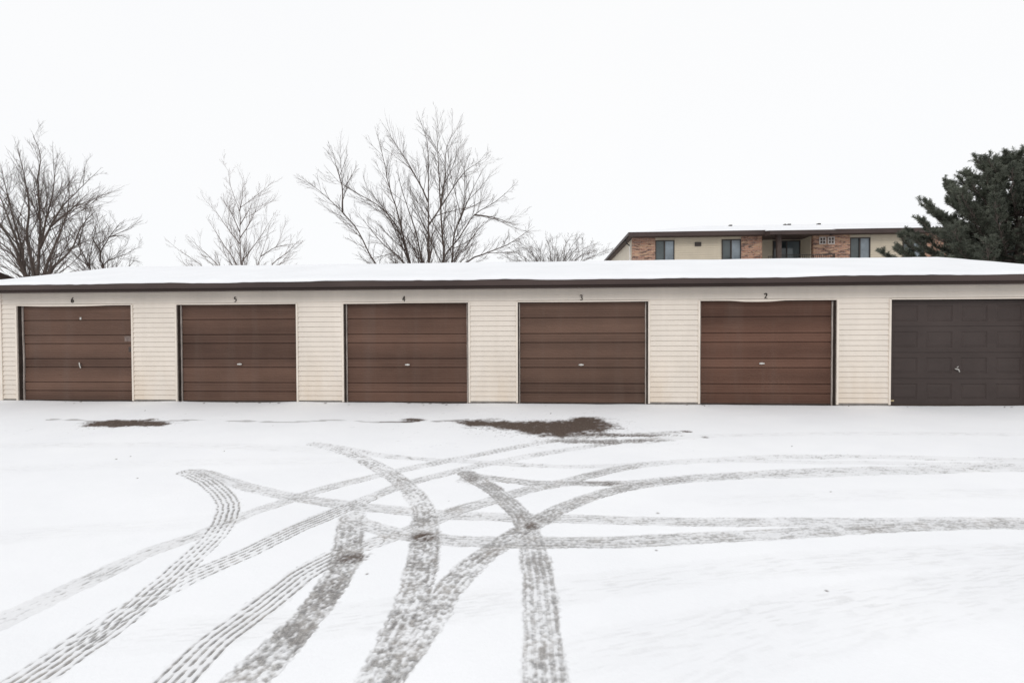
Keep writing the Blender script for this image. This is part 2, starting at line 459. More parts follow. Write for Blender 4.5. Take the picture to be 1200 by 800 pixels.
    track(T2, [(0,.70),(.1,.74),(.3,.72),(.45,.80),(.52,.74),(.62,.66),(.8,.54),(1,.46)], 'streak', .094, 2)
    track(T3, [(0,.60),(.1,.6),(.22,.70),(.45,.74),(.65,.62),(.78,.60),(.85,.95),(.97,.84),(1,.5)], 'streak', .094, 3)
    track(T4[:9], [(0,.74),(.2,.64),(.3,.36),(.5,.58),(.7,.84),(.9,.74),(1,.5)], 'rib', .096, 4)
    track(T4[7:], [(0,.5),(.1,.74),(.35,.70),(.55,.56),(.66,.66),(.76,.92),(.88,.86),(1,.1)], 'streak', .092, 14)
    track(T5[:8], [(0,.76),(.3,.76),(.7,.80),(.9,.74),(1,.5)], 'rib', .1, 5)
    track(T5[6:], [(0,.5),(.06,.88),(.2,.94),(.28,.80),(.36,.44),(.6,.46),(1,.46)], 'streak', .094, 15)
    track(T6, [(0,.52),(.2,.62),(.32,.82),(.5,.92),(.75,.84),(1,.70)], 'slush', .105, 6, .32)
    track(T7, [(0,.7),(.1,.90),(.2,.95),(.35,.86),(.45,.84),(.58,.70),(.8,.58),(1,.5)], 'streak', .096, 7)
    track(T8, [(0,.42),(.2,.52),(.4,.64),(.55,.72),(.7,.80),(.85,.80),(1,.76)], 'slush', .108, 8, .25)
    track(T9, [(0,.5),(.12,.6),(.3,.46),(.5,.38),(1,.42)], 'streak', .08, 9)
    track(T10, [(0,1.0),(.1,.96),(.35,.86),(.45,.80),(.6,.86),(.8,.78),(1,.74)], 'ribslush', .103, 10, .28)
    track(T11, [(0,.95),(.06,.9),(.14,.98),(.22,.76),(.4,.70),(.6,.56),(1,.5)], 'streak', .09, 11)
    track(T12[:9], [(0,.68),(.12,.74),(.25,.76),(.6,.84),(.85,.84),(1,.4)], 'slush', .1, 12, .25)
    track(T12[5:], [(0,.5),(.06,.9),(.2,.92),(.3,.62),(.5,.52),(1,.48)], 'streak', .092, 13, .3)
    # old, snowed-over ruts
    for k, (p, a, h) in enumerate((
        ([(-9,-8.0),(-4.17,-6.69),(-3.98,-6.58),(-3.45,-6.44),(-2.86,-6.29),(-2.43,-6.16)], .16, .12),
        ([(-0.7,-7.34),(0.03,-7.12),(0.77,-6.91),(1.44,-6.74),(2.26,-6.61),(3.21,-6.48),(5.5,-6.2)], .24, .12),
        ([(0.1,-7.66),(0.43,-7.54),(0.82,-7.41),(1.29,-7.24),(1.78,-7.09),(2.91,-6.8),(4.3,-6.45),(7,-5.9)], .26, .13),
        ([(0.2,-8.0),(0.9,-7.62),(1.5,-7.38),(2.2,-7.15),(3.2,-6.9),(5,-6.5)], .16, .12),
        ([(-10,-4.0),(-7.21,-3.95),(-6.1,-3.85),(-4.33,-3.82),(-2.29,-4.0)], .2, .14),
        ([(1.54,-3.04),(3.3,-2.8),(5.17,-2.66),(7.54,-2.61),(11,-2.6)], .3, .10),
        ([(-2.02,-7.63),(-1.75,-7.58),(-1.43,-7.53),(-0.7,-7.34),(-0.34,-7.27),(0.03,-7.12)], .22, .12),
        ([(-9,-5.4),(-6,-5.0),(-4,-4.6),(-2.2,-4.4)], .12, .14),
        ([(1.5,-5.6),(3.5,-5.3),(6,-5.15),(9,-5.1)], .16, .12))):
        track(p, [(0, a*.5), (.2, a), (.85, a), (1, a*.6)], 'faint', h*1.25, 20+k)

    # worn spots where two tracks cross: darker, wet and gritty
    soil = brown*0.7
    def blot(cx, cy, rx, ry, k, seed):
        q = np.sqrt(((X-cx)/rx)**2 + ((Y-cy)/ry)**2) + (n2-0.5)*0.7 + (n1-0.5)*0.6
        return (k*sstep(1.15, 0.55, q)).astype(np.float32)
    for a in ((-0.85,-6.43,.15,.09,.95,1),(-1.27,-6.78,.11,.10,.85,2),(-0.07,-6.2,.06,.07,.8,3),(-1.22,-7.2,.10,.2,.35,4),(-0.15,-6.0,.10,.14,.35,4),(-0.72,-5.05,.10,.2,.45,4),
              (2.18,-2.61,.10,.07,.95,4),(2.32,-3.02,.07,.035,.8,5),(2.0,-2.66,.12,.05,.5,5),
              (0.62,-5.14,.35,.06,.55,6),(1.0,-2.93,.9,.13,.85,7),(0.72,-3.35,.75,.14,.65,8),(1.3,-3.25,.5,.08,.6,8),
              (-0.02,-6.75,.06,.12,.3,9)):
        soil = np.maximum(soil, blot(*a)*np.clip(-0.15+1.1*n1+0.9*n1b, 0, 1))
        bare = np.maximum(bare, blot(*a)*np.clip(0.3+0.8*n1, 0, 1))

    # gravelly earth showing through the snow
    def patch(poly, seed, soft):
        P = np.array(poly); lo = P.min(0)-0.7; hi = P.max(0)+0.7
        k = (X > lo[0]) & (X < hi[0]) & (Y > lo[1]) & (Y < hi[1])
        x = X[k]; y = Y[k]; acc = np.zeros(len(x))
        offs = [(0.37*math.cos(q*2.4)*math.sqrt((q+.5)/14), 0.37*math.sin(q*2.4)*math.sqrt((q+.5)/14)) for q in range(14)]
        wx = (vn(x, y, 0.3, 1)-0.5)*0.34; wy = (vn(x, y, 0.25, 2)-0.5)*0.22
        for ox, oy in offs:
            px = x+wx+ox*soft; py = y+wy+oy*soft*0.7; ins = np.zeros(len(x), bool)
            for i in range(len(P)):
                (xa, ya), (xb, yb) = P[i], P[(i+1) % len(P)]
                if ya == yb: continue
                c = ((ya > py) != (yb > py)) & (px < (xb-xa)*(py-ya)/(yb-ya)+xa)
                ins ^= c
            acc += ins
        acc /= len(offs)
        g = vn(x, y, 0.03, 3)*0.5+vn(x, y, 0.09, 4)*0.5
        acc2 = np.zeros(len(x))                              # grit scattered round about, mostly towards us
        for q in range(16):
            r_ = 0.62*math.sqrt((q+.5)/16); px = x+wx+r_*1.5*math.cos(q*2.4); py = y+wy+0.16+r_*math.sin(q*2.4); ins = np.zeros(len(x), bool)
            for i in range(len(P)):
                (xa, ya), (xb, yb) = P[i], P[(i+1) % len(P)]
                if ya == yb: continue
                ins ^= ((ya > py) != (yb > py)) & (px < (xb-xa)*(py-ya)/(yb-ya)+xa)
            acc2 += ins/16.0
        res = sstep(0.16, 0.92, acc*1.02+(g-0.5)*0.75)
        gf = vn(x, y, 0.035, 5)*.55+vn(x, y, 0.012, 2)*.45
        res = np.maximum(res, 0.62*sstep(0.34, 0.95, acc2*0.85+(gf-0.5)*1.0)*(acc2 > 0))
        out = np.zeros((ny, nx), np.float32); out[k] = res
        return out
    S1 = [(-1.50,-1.95),(-1.07,-1.79),(-0.72,-1.86),(-0.47,-1.96),(-0.09,-1.95),(0.25,-1.82),(0.59,-1.64),(0.86,-1.43),(1.10,-1.58),(1.27,-2.08),(1.15,-2.46),(0.9,-2.66),(0.75,-2.9),(0.41,-3.25),(0.08,-3.2),(-0.1,-2.86),(-0.43,-2.68),(-0.71,-2.5),(-1.13,-2.38),(-1.38,-2.2)]
    S2 = [(-7.62,-2.5),(-7.56,-2.2),(-7.1,-2.06),(-6.68,-2.0),(-6.22,-2.12),(-6.12,-2.42),(-6.38,-2.62),(-6.91,-2.68)]
    S3 = [(-2.36,-1.92),(-2.19,-1.74),(-1.95,-1.85),(-2.03,-2.08)]
    sp = np.maximum(np.maximum(patch(S1, 1, .75), patch(S2, 2, .5)), patch(S3, 3, .25))
    # the thin broken line of grit that links the patches
    ln = np.exp(-((Y-(-1.93-0.17*np.clip(-(X+2.2)/5, 0, 1.2)+(vn(X, Y, 0.8, 2)-.5)*.3))/0.085)**2)*((X > -8.6) & (X < -1.3))
    sp = np.maximum(sp, sstep(0.42, 0.75, ln*(0.25+0.95*vn(X, Y, 0.22, 4)))*np.where(X > -2.7, .95, .55))
    soil = np.maximum(soil, sp)
    # crumbs: leaf bits and grit lying on the snow, a few along the foot of the doors
    rr = np.random.RandomState(3)
    cr = [(rr.uniform(-9, 9), -9.78+rr.uniform(2.6, 9.4), rr.uniform(.006, .014)) for _ in range(46)]
    cr += [(rr.uniform(-11, 9.6), rr.uniform(-0.22, 0.02), rr.uniform(.012, .035)) for _ in range(46)]
    cr += [(rr.normal(-2.7, .35), rr.uniform(-0.10, 0.03), rr.uniform(.02, .045)) for _ in range(10)]
    for cx, cy, r in cr:
        r0, r1 = np.searchsorted(yy, cy-3*r-.02), np.searchsorted(yy, cy+3*r+.02)
        if r1 <= r0: continue
        q = ((X[r0:r1]-cx)**2+(Y[r0:r1]-cy)**2)/(r*r)
        soil[r0:r1] = np.maximum(soil[r0:r1], 0.85*np.exp(-q**1.5).astype(np.float32))

    und = (vn(X, Y, 1.6, 3)-0.5)*0.022 + (vn(X, Y, 0.4, 4)-0.5)*0.007 + (n2-0.5)*0.002
    z = und - 0.008*bare + 0.002*(n1-0.5)*np.clip(bare*3, 0, 1) - 0.003*soil + 0.004*(n1-0.5)*soil
    dw = np.clip(-Y, 0, 9)
    z = z + 0.025*np.exp(-dw/0.35)*(Y < 0.05)*(0.3+0.9*vn(X, X*0, 0.7, 2))       # a little drift along the doors
    fade = np.clip((16-d)/6, 0, 1)[:, None]*np.clip((d-0.5)/1.0, 0, 1)[:, None]
    z = z*np.where((Y > -9.4), fade, 0)
    V = np.stack([X, Y, z], -1).reshape(-1, 3).astype(np.float32)
    idx = np.arange(ny*nx).reshape(ny, nx)
    F = np.stack([idx[:-1, :-1], idx[:-1, 1:], idx[1:, 1:], idx[1:, :-1]], -1).reshape(-1, 4)
    me = bpy.data.meshes.new('snowy_ground')
    me.vertices.add(len(V)); me.vertices.foreach_set('co', V.ravel())
    me.loops.add(F.size); me.loops.foreach_set('vertex_index', F.ravel().astype(np.int32))
    me.polygons.add(len(F)); me.polygons.foreach_set('loop_start', np.arange(0, F.size, 4, dtype=np.int32))
    me.polygons.foreach_set('use_smooth', np.ones(len(F), bool))
    me.update(calc_edges=True)
    for nm, arr in (('bare', bare), ('soil', soil)):
        at = me.attributes.new(nm, 'FLOAT', 'POINT'); at.data.foreach_set('value', arr.astype(np.float32).ravel())
    me.materials.append(M['ground'])
    o = bpy.data.objects.new('ground', me); COL.objects.link(o)
    return tag(o, 'snow covered asphalt apron crossed by curving tyre tracks', 'ground', kind='structure')
build_ground()
# ------------------------------------------------------------------ the garage row
GX0, GX1, GDEP = -12.03, 10.18, 6.4
OX0, PITCHX, OW, OH = -11.61, 3.7159, 2.681, 2.13
OPEN = [(OX0+PITCHX*i, OX0+PITCHX*i+OW) for i in range(6)]
WTOP = 2.43

def lap_courses(mb, x0, x1, z0, z1, openings, oh, y=0.0, lap=0.016, ch=0.105, gap=0.008):
    """lapped vinyl courses with a real shadow line under every lap"""
    z = z0
    while z < z1-1e-4:
        zt = min(z+ch, z1)
        cuts = [(z, zt)]
        if z < oh < zt: cuts = [(z, oh), (oh, zt)]
        for a, b in cuts:
            spans = [(x0, x1)]
            if a < oh-1e-4 and openings:
                spans = []; s = x0
                for o0, o1 in openings:
                    if o0 > s: spans.append((s, o0))
                    s = o1
                if s < x1: spans.append((s, x1))
            ya = y-lap*(1-(a-z)/ch); yb = y-lap*(1-(b-z)/ch)
            for s0, s1 in spans:
                prof = [(ya, a), (yb+0.001, b)]
                if a == z:                                # open slot under the butt edge
                    prof = [(y+0.004, a-0.001), (y+0.004, a+gap), (ya, a+gap), (yb+0.001, b)]
                mb.strip_x(prof, s0, s1)
        z = zt

garage = tag(empty('garage_building', (-0.92, 0, 0)), 'long low cream sided garage row with six closed doors and a snow covered roof', 'garage')

mb = MB()
lap_courses(mb, GX0, GX1, 0.055, WTOP, OPEN, OH)
siding = mb.build('siding', M['siding'], garage)

mb = MB()                                            # framing behind the vinyl
edges = [GX0+0.01] + [e for o in OPEN for e in o] + [GX1-0.01]
for i in range(0, len(edges), 2):
    mb.box(edges[i]+(0.004 if i else 0), 0.006, 0.0, edges[i+1]-(0.004 if i < 12 else 0), 0.13, WTOP)
for o0, o1 in OPEN:
    mb.box(o0-0.003, 0.007, OH+0.006, o1+0.003, 0.129, WTOP-0.002)
mb.build('wall_core', M['jamb'], garage)

for i in range(0, len(edges), 2):                    # foundation showing under the lowest course
    mb = MB(); mb.box(edges[i]-0.0, -0.002, -0.05, edges[i+1]+0.0, 0.0035, 0.056)
    mb.build('foundation', M['concrete'], garage)

mb = MB()                                            # end and back walls
mb.box(GX0, 0.135, -0.02, GX0+0.12, GDEP, WTOP); mb.box(GX1-0.12, 0.135, -0.02, GX1, GDEP, WTOP)
mb.box(GX0+0.125, GDEP-0.12, -0.02, GX1-0.125, GDEP, WTOP)
for gx in (GX0, GX1-0.12):
    mb.poly([(gx, 0.0, WTOP+.003), (gx, GDEP, WTOP+.003), (gx, 3.2, 3.24)]); mb.poly([(gx+.12, 0.0, WTOP+.003), (gx+.12, GDEP, WTOP+.003), (gx+.12, 3.2, 3.24)])
mb.build('end_wall', M['siding'], garage)

# vinyl edge channels beside each opening and at the corners
for o0, o1 in OPEN:
    for xa, xb in ((o0-0.036, o0+0.002), (o1-0.002, o1+0.036)):
        mb = MB(); mb.box(xa, -0.024, 0.03, xb, 0.005, OH); mb.build('edge_trim', M['trim'], garage)
for xa, xb in ((GX0-0.03, GX0+0.06), (GX1-0.06, GX1+0.03)):
    mb = MB(); mb.box(xa, -0.027, 0.03, xb, 0.1, WTOP); mb.build('corner_trim', M['trim'], garage)

for i, (o0, o1) in enumerate(OPEN):                  # head flashing; bent on two of the doors
    mb = MB(); n = 40
    sag = {4: (0.42, 0.16, 0.026), 0: (0.42, 0.33, 0.018), 2: (0.1, 0.3, 0.008)}.get(i, (0.5, 0.4, 0.004))
    def zb(t): return OH-0.004-sag[2]*math.exp(-((t-sag[0])/sag[1])**4)
    for k in range(n):
        t0, t1 = k/n, (k+1)/n
        xa, xb = o0+0.003+(OW-.006)*t0, o0+0.003+(OW-.006)*t1
        a, b = zb(t0), zb(t1); yo = -0.019-(OH-a)*0.25; yp = -0.019-(OH-b)*0.25
        mb.quad((xa, yo, a), (xb, yp, b), (xb, -0.022, OH+0.016), (xa, -0.022, OH+0.016))
        mb.quad((xa, yo, a), (xa, 0.006, a+.003), (xb, 0.006, b+.003), (xb, yp, b))
    mb.build('head_flashing', M['trim'], garage)
    mb = MB()
    mb.box(o0+0.003, 0.008, 0.0, o0+0.020, 0.134, OH-0.012)
    mb.box(o1-0.020, 0.008, 0.0, o1-0.003, 0.134, OH-0.012)
    mb.box(o0+0.003, 0.0075, OH-0.010, o1-0.003, 0.134, OH+0.005)
    mb.build('door_frame', M['jamb'], garage)

LINES = [0.151, 0.309, 0.400, 0.560, 0.651, 0.811, 0.904]
def ribbed_profile(zb, zt, yf):
    """steel sectional door: deep beads between the boards, shallow ribs inside each"""
    H = zt-zb
    zs = [zt-f*H for f in LINES][::-1]
    prof = [(yf, zb)]; cur = zb
    def ribs(a, b):
        n = max(1, int((b-a)/0.042))
        st = (b-a)/n
        for k in range(1, n):
            c = a+st*k
            prof.extend([(yf, c-0.005), (yf+0.0035, c-0.0015), (yf+0.0035, c+0.0015), (yf, c+0.005)])
    for zc in zs:
        ribs(cur, zc-0.012)
        prof.extend([(yf, zc-0.015), (yf+0.024, zc-0.009), (yf+0.024, zc+0.008), (yf-0.003, zc+0.012), (yf-0.003, zc+0.018), (yf, zc+0.022)])
        cur = zc+0.022
    ribs(cur, zt); prof.append((yf, zt))
    return prof

DOORC = [(0.120, 0.072, 0.054), (0.108, 0.064, 0.048), (0.108, 0.063, 0.047), (0.113, 0.070, 0.053), (0.108, 0.058, 0.042)]
DLAB = ['brown ribbed door with a tilted handle and scuffed grey patches', 'brown ribbed door with a dark left jamb', 'brown ribbed door dirty along the bottom edge', 'faded brown ribbed door', 'reddish brown ribbed door under bent flashing']
HAND = [(0.515, 0.80), (0.505, 0.83), (0.505, 0.82), (0.492, 0.82), (0.472, 0.85)]
DY = 0.098
for i in range(5):
    o0, o1 = OPEN[i]; x0, x1 = o0+0.022, o1-0.022
    mb = MB(); mb.strip_x(ribbed_profile(0.035, OH-0.013, DY), x0, x1)
    d = mb.build('garage_door', door_mat('brown_steel_door', DOORC[i], i+1, 0.32), garage)
    d['label'] = DLAB[i]
    mb = MB(); mb.box(x0, DY-0.006, -0.02, x1, DY+0.03, 0.034); mb.build('bottom_seal', M['jamb'], d)
    # handle: a short lift bar on a lock plate
    hx = o0+OW*HAND[i][0]; hz = HAND[i][1]
    mb = MB()
    if i == 0:
        mb.tube([(hx-0.012, DY-0.03, hz+0.065), (hx+0.0, DY-0.035, hz+0.01), (hx+0.018, DY-0.03, hz-0.06)], [.011, .014, .011], 6)
        mb.tube([(hx, DY+0.002, hz+0.01), (hx, DY-0.035, hz+0.01)], [.012, .012], 6)
    else:
        mb.box(hx-0.05, DY-0.034, hz-0.013, hx+0.05, DY-0.022, hz+0.013)
        mb.box(hx-0.02, DY-0.0215, hz-0.02, hx+0.02, DY+0.002, hz+0.02)
    mb.build('handle', M['metal'], d)
    if i == 0:
        mb = MB(); mb.box(hx-0.005, DY-0.012, 1.82, hx+0.035, DY-0.001, 1.87); mb.build('hasp', M['metal'], d)
        pm = plain('grey_scuffed_paint', (0.17, 0.13, 0.115), 0.6, 0.3, 20)
        mb = MB(); mb.box(x1-0.24, DY-0.0065, 1.33, x1-0.02, DY-0.0045, 1.45); mb.build('patch', pm, d)
        mb = MB(); mb.box(x1-0.15, DY-0.0065, 1.10, x1-0.02, DY-0.0045, 1.21); mb.build('patch', plain('dark_scuffed_paint', (0.06, .045, .04), .6, .3, 20), d)
    # weather strips beside the door, not quite straight
    rr = random.Random(40+i)
    for sx in (0, 1):
        mb = MB(); n = 14; px = []
        for k in range(n+1):
            z = 0.0+(OH-0.016)*k/n
            off = rr.uniform(-0.002, 0.002) + (0.012*math.exp(-((k-n*0.45)/2.2)**2) if i == 0 and sx == 0 else 0)
            px.append((o0+0.024+off if sx == 0 else o1-0.046+off, z))
        for k in range(n):
            (xa, za), (xb, zb_) = px[k], px[k+1]
            mb.quad((xa, 0.066, za), (xa+.020, 0.066, za), (xb+.020, 0.066, zb_), (xb, 0.066, zb_))
            mb.quad((xa, 0.066, za), (xb, 0.066, zb_), (xb, 0.092, zb_), (xa, 0.092, za))
            mb.quad((xa+.020, 0.066, za), (xa+.020, 0.092, za), (xb+.020, 0.092, zb_), (xb+.020, 0.066, zb_))
        mb.build('weather_strip', M['strip'], garage)

# the charcoal raised-panel door
o0, o1 = OPEN[5]; x0, x1 = o0+0.022, o1-0.022
mb = MB(); sh = (OH-0.013-0.03)/4
cw = (x1-x0)/4
for r in range(4):
    za, zb_ = 0.03+sh*r, 0.03+sh*(r+1)-0.006
    xs = [x0]; 
    for c in range(4): xs += [x0+cw*c+0.085, x0+cw*(c+1)-0.085]
    xs.append(x1)
    pz0, pz1 = za+0.10, zb_-0.10
    for (a, b) in ((za, pz0), (pz1, zb_)):
        mb.quad((x0, DY, a), (x1, DY, a), (x1, DY, b), (x0, DY, b))
    for k in range(0, 10, 2):
        mb.quad((xs[k], DY, pz0), (xs[k+1], DY, pz0), (xs[k+1], DY, pz1), (xs[k], DY, pz1))
    for k in range(1, 9, 2):
        rings = []
        for ins, yy_ in ((0, DY), (0.012, DY+0.011), (0.022, DY+0.011), (0.055, DY+0.001)):
            a, b, c, e = xs[k]+ins, xs[k+1]-ins, pz0+ins, pz1-ins
            rings.append([(a, yy_, c), (b, yy_, c), (b, yy_, e), (a, yy_, e)])
        for q in range(3):
            for s in range(4):
                s2 = (s+1) % 4
                mb.quad(rings[q][s], rings[q][s2], rings[q+1][s2], rings[q+1][s])
        mb.quad(*rings[3])
    # rolled edge at the joint
    mb.quad((x0, DY, zb_), (x1, DY, zb_), (x1, DY+0.014, zb_+0.002), (x0, DY+0.014, zb_+0.002))
mb.quad((x0, DY+0.02, 0.03), (x1, DY+0.02, 0.03), (x1, DY+0.02, OH-0.013), (x0, DY+0.02, OH-0.013))
d = mb.build('garage_door', M['charcoal'], garage); d['label'] = 'charcoal raised panel door with a small T handle'
mb = MB(); mb.box(x0, DY-0.006, -0.02, x1, DY+0.03, 0.029); mb.build('bottom_seal', M['jamb'], d)
hx, hz = o0+1.325, 0.735
mb = MB()
mb.tube([(hx-0.045, DY-0.035, hz+0.012), (hx+0.02, DY-0.04, hz-0.004), (hx+0.045, DY-0.034, hz-0.05)], [.009, .013, .011], 6)
mb.tube([(hx, DY, hz), (hx, DY-0.04, hz)], [.011, .011], 6)
mb.tube([(hx-.005, DY-0.03, hz+0.03), (hx+0.02, DY-0.036, hz+0.06)], [.006, .006], 5)
mb.build('handle', M['metal'], d)
mb = MB(); mb.box(x0+0.045, DY-0.014, 0.085, x0+0.12, DY-0.002, 0.115); mb.build('lock_plate', plain('brass_plate', (.42, .34, .2), .4, .2, 20), d)

# numbers over the doors, painted metal strokes
GLY = {
 '6': [(0.62,1.0),(0.36,0.80),(0.16,0.50),(0.10,0.25),(0.25,0.03),(0.50,0.02),(0.66,0.20),(0.60,0.42),(0.40,0.50),(0.20,0.38)],
 '5': [(0.68,0.97),(0.28,0.97),(0.24,0.58),(0.46,0.62),(0.66,0.46),(0.64,0.20),(0.46,0.03),(0.20,0.04)],
 '4': [(0.52,0.0),(0.52,1.0),(0.06,0.30),(0.74,0.30)],
 '3': [(0.12,0.88),(0.34,1.0),(0.60,0.90),(0.62,0.68),(0.38,0.54),(0.62,0.42),(0.68,0.18),(0.44,0.0),(0.14,0.08)],
 '2': [(0.14,0.80),(0.30,0.99),(0.58,0.95),(0.66,0.72),(0.48,0.42),(0.14,0.05),(0.40,0.09),(0.72,0.03)],
}
for i, ch in enumerate('65432'):
    cx = [-10.281, -6.555, -2.857, 0.861, 4.558][i]; hgt = 0.105; z0 = [2.192, 2.178, 2.165, 2.16, 2.165][i]
    pts = GLY[ch]
    if ch != '4': pts = [tuple(p) for p in catmull(pts, 0.06)]
    pts = [(cx-0.04+p[0]*hgt*0.75, z0+p[1]*hgt) for p in pts]
    mb = MB(); yb = -0.017
    for k in range(len(pts)-1):
        a = Vector((pts[k][0], 0, pts[k][1])); b = Vector((pts[k+1][0], 0, pts[k+1][1]))
        t = (b-a).normalized(); w = 0.0075 if abs(t.z) > 0.6 else 0.0055
        nn = Vector((-t.z, 0, t.x))*w; e = t*0.004; a = a-e; b = b+e
        q = [a-nn, b-nn, b+nn, a+nn]; o_ = 0.0003*(k % 2)
        mb.quad(*[(p.x, yb-0.006-o_, p.z) for p in q])
        for s in range(4):
            p, r_ = q[s], q[(s+1) % 4]
            mb.quad((p.x, yb+0.02, p.z), (r_.x, yb+0.02, r_.z), (r_.x, yb-0.006-o_, r_.z), (p.x, yb-0.006-o_, p.z))
    mb.build('door_number', M['number'], garage)['label'] = 'small black number %s' % ch

# roof
RX0, RX1, EY, RY, EZ, RZ = -12.12, 10.32, -0.33, 3.2, 2.565, 3.41
slope = (RZ-EZ)/(RY-EY)
mb = MB(); BY = 2*RY-EY
mb.extrude_x([(EY, EZ), (RY, RZ), (BY, EZ), (BY, EZ-0.10), (RY, RZ-0.12), (EY, EZ-0.10)], RX0, RX1)
roof = mb.build('roof', M['roofing'], garage)
rr = np.random.RandomState(5)
xs = np.linspace(RX0-0.01, RX1+0.01, 420)
rows = [(EY-0.030, EZ-0.006), (EY-0.036, EZ+0.018), (EY-0.020, EZ+0.040), (EY+0.05, EZ+0.066)]
for k in range(1, 13): rows.append((EY+0.05+(RY-0.25-EY-0.05)*k/12, None))
rows += [(RY-0.1, None), (RY, None), (RY+0.1, None)]
for k in range(1, 9): rows.append((RY+0.1+(BY-RY-0.1)*k/8, None))
rows.append((BY+0.03, EZ+0.0))
vs = []; fs = []
for j, (y, z) in enumerate(rows):
    if z is None: z = RZ-abs(y-RY)*slope+0.055 - (0.012*math.exp(-((y-RY)/0.12)**2))
    X_ = xs; n_a = vn(X_, X_*0+y*1.0, 0.9, 1)-0.5; n_b = vn(X_, X_*0+y*1.0, 0.16, 2)-0.5
    zz = z + (n_a*0.014+n_b*0.006 if j > 3 else (n_a*0.028+n_b*0.012)*(1.0 if j < 2 else 0.7))
    yy = y + (n_b*0.012 if j < 3 else 0)*np.ones_like(X_)
    vs += [(float(a), float(b), float(c)) for a, b, c in zip(X_, yy*np.ones_like(X_), zz)]
nx = len(xs)
for j in range(len(rows)-1):
    for i in range(nx-1):
        fs.append((j*nx+i, j*nx+i+1, (j+1)*nx+i+1, (j+1)*nx+i))
mb = MB(); mb.v = vs; mb.f = fs
mb.f.append(tuple(j*nx for j in range(len(rows)))); mb.f.append(tuple(j*nx+nx-1 for j in range(len(rows)-1, -1, -1)))
sn = mb.build('snow_cover', M['snow'], roof, smooth=True)
mb = MB()                                            # upper metal fascia leans out a little at the top
mb.extrude_x([(EY-0.005, 2.452), (EY-0.022, EZ-0.002), (EY-0.001, EZ-0.002), (EY+0.010, 2.452)], RX0, RX1)
mb.extrude_x([(EY-0.012, 2.446), (EY-0.012, 2.456), (EY+0.02, 2.4515), (EY+0.02, 2.446)], RX0+.002, RX1-.002)
mb.build('fascia', M['fascia'], roof)
mb = MB(); mb.extrude_x([(EY+0.024, 2.388), (EY+0.021, 2.4455), (EY+0.04, 2.4455), (EY+0.04, 2.388)], RX0+0.003, RX1-0.003)
mb.build('frieze_board', M['fascia_low'], roof)
mb = MB(); mb.quad((RX0+.004, EY+0.036, 2.396), (RX1-.004, EY+0.036, 2.396), (RX1-.004, 0.13, 2.416), (RX0+.004, 0.13, 2.416))
mb.build('soffit', M['soffit'], roof)
for gx in (RX0-0.022, RX1+0.002):
    mb = MB()
    for sgn in (0, 1):
        ya, yb_ = (EY, RY) if sgn == 0 else (BY, RY)
        for za, zb_, zc, zd in ((EZ-0.15, RZ-0.15, RZ+0.004, EZ+0.004),):
            for xx in (gx, gx+0.02):
                mb.quad((xx, ya, za), (xx, yb_, zb_), (xx, yb_, zc), (xx, ya, zd))
        mb.quad((gx, ya, EZ-.15), (gx+.02, ya, EZ-.15), (gx+.02, yb_, RZ-.15), (gx, yb_, RZ-.15))
    mb.build('rake_board', M['fascia'], roof)
# ------------------------------------------------------------------ apartment building behind
apt = tag(empty('apartment_building', (22, 27, 0)), 'brick and tan sided apartment building with a snowy hip roof rising behind the garages', 'building')
AY, AX0, AX1, AD = 27.0, 7.13, 41.0, 42.0
WZ0, WZ1 = 6.92, 8.60
bricks = [(AX0, 8.87), (15.3, 16.84), (20.6, 23.25), (28.57, 30.6), (35.0, 37.0), (39.3, AX1)]
for a, b in bricks:
    mb = MB(); mb.box(a, AY, -0.2, b, AY+0.3, 8.93); mb.build('brick_pier', M['brick'], apt)
def apt_siding(a, b, y, z0=-0.2, z1=8.93):
    mb = MB(); lap_courses(mb, a+0.003, b-0.003, z0, z1, None, -9, y=y, lap=0.024, ch=0.17, gap=0.018); return mb
wins = [(8.87, 10.32), (13.86, 15.3), (23.25, 24.72), (27.04, 28.57), (30.6, 32.1), (33.5, 35.0)]
spans = [(10.32, 13.86), (24.72, 27.04), (32.1, 33.5), (37.0, 39.3)]
for a, b in spans: apt_siding(a, b, AY+0.06).build('siding', M['apt_siding'], apt)
for a, b in wins:                                    # siding under and over each window
    for z0, z1 in ((-0.2, WZ0), (WZ1, 8.93)): apt_siding(a, b, AY+0.06, z0, z1).build('siding', M['apt_siding'], apt)
apt_siding(16.84, 20.6, AY+1.5).build('siding', M['apt_siding'], apt)
for a, b in ((16.842, 16.90), (20.54, 20.598)):
    mb = MB(); mb.box(a, AY+0.302, -0.2, b, AY+1.49, 8.92); mb.build('recess_wall', M['apt_siding'], apt)
mb = MB(); mb.box(AX0+0.02, AY+0.31, -0.2, AX0+0.3, AD, 8.92); mb.box(AX1-0.3, AY+0.31, -0.2, AX1-.02, AD, 8.92); mb.box(AX0+.31, AD-.3, -0.2, AX1-.31, AD-0.003, 8.92)
mb.box(AX0+0.32, AY+1.8, -0.2, AX1-0.32, AY+2.0, 8.91)
mb.build('side_wall', M['apt_siding'], apt)
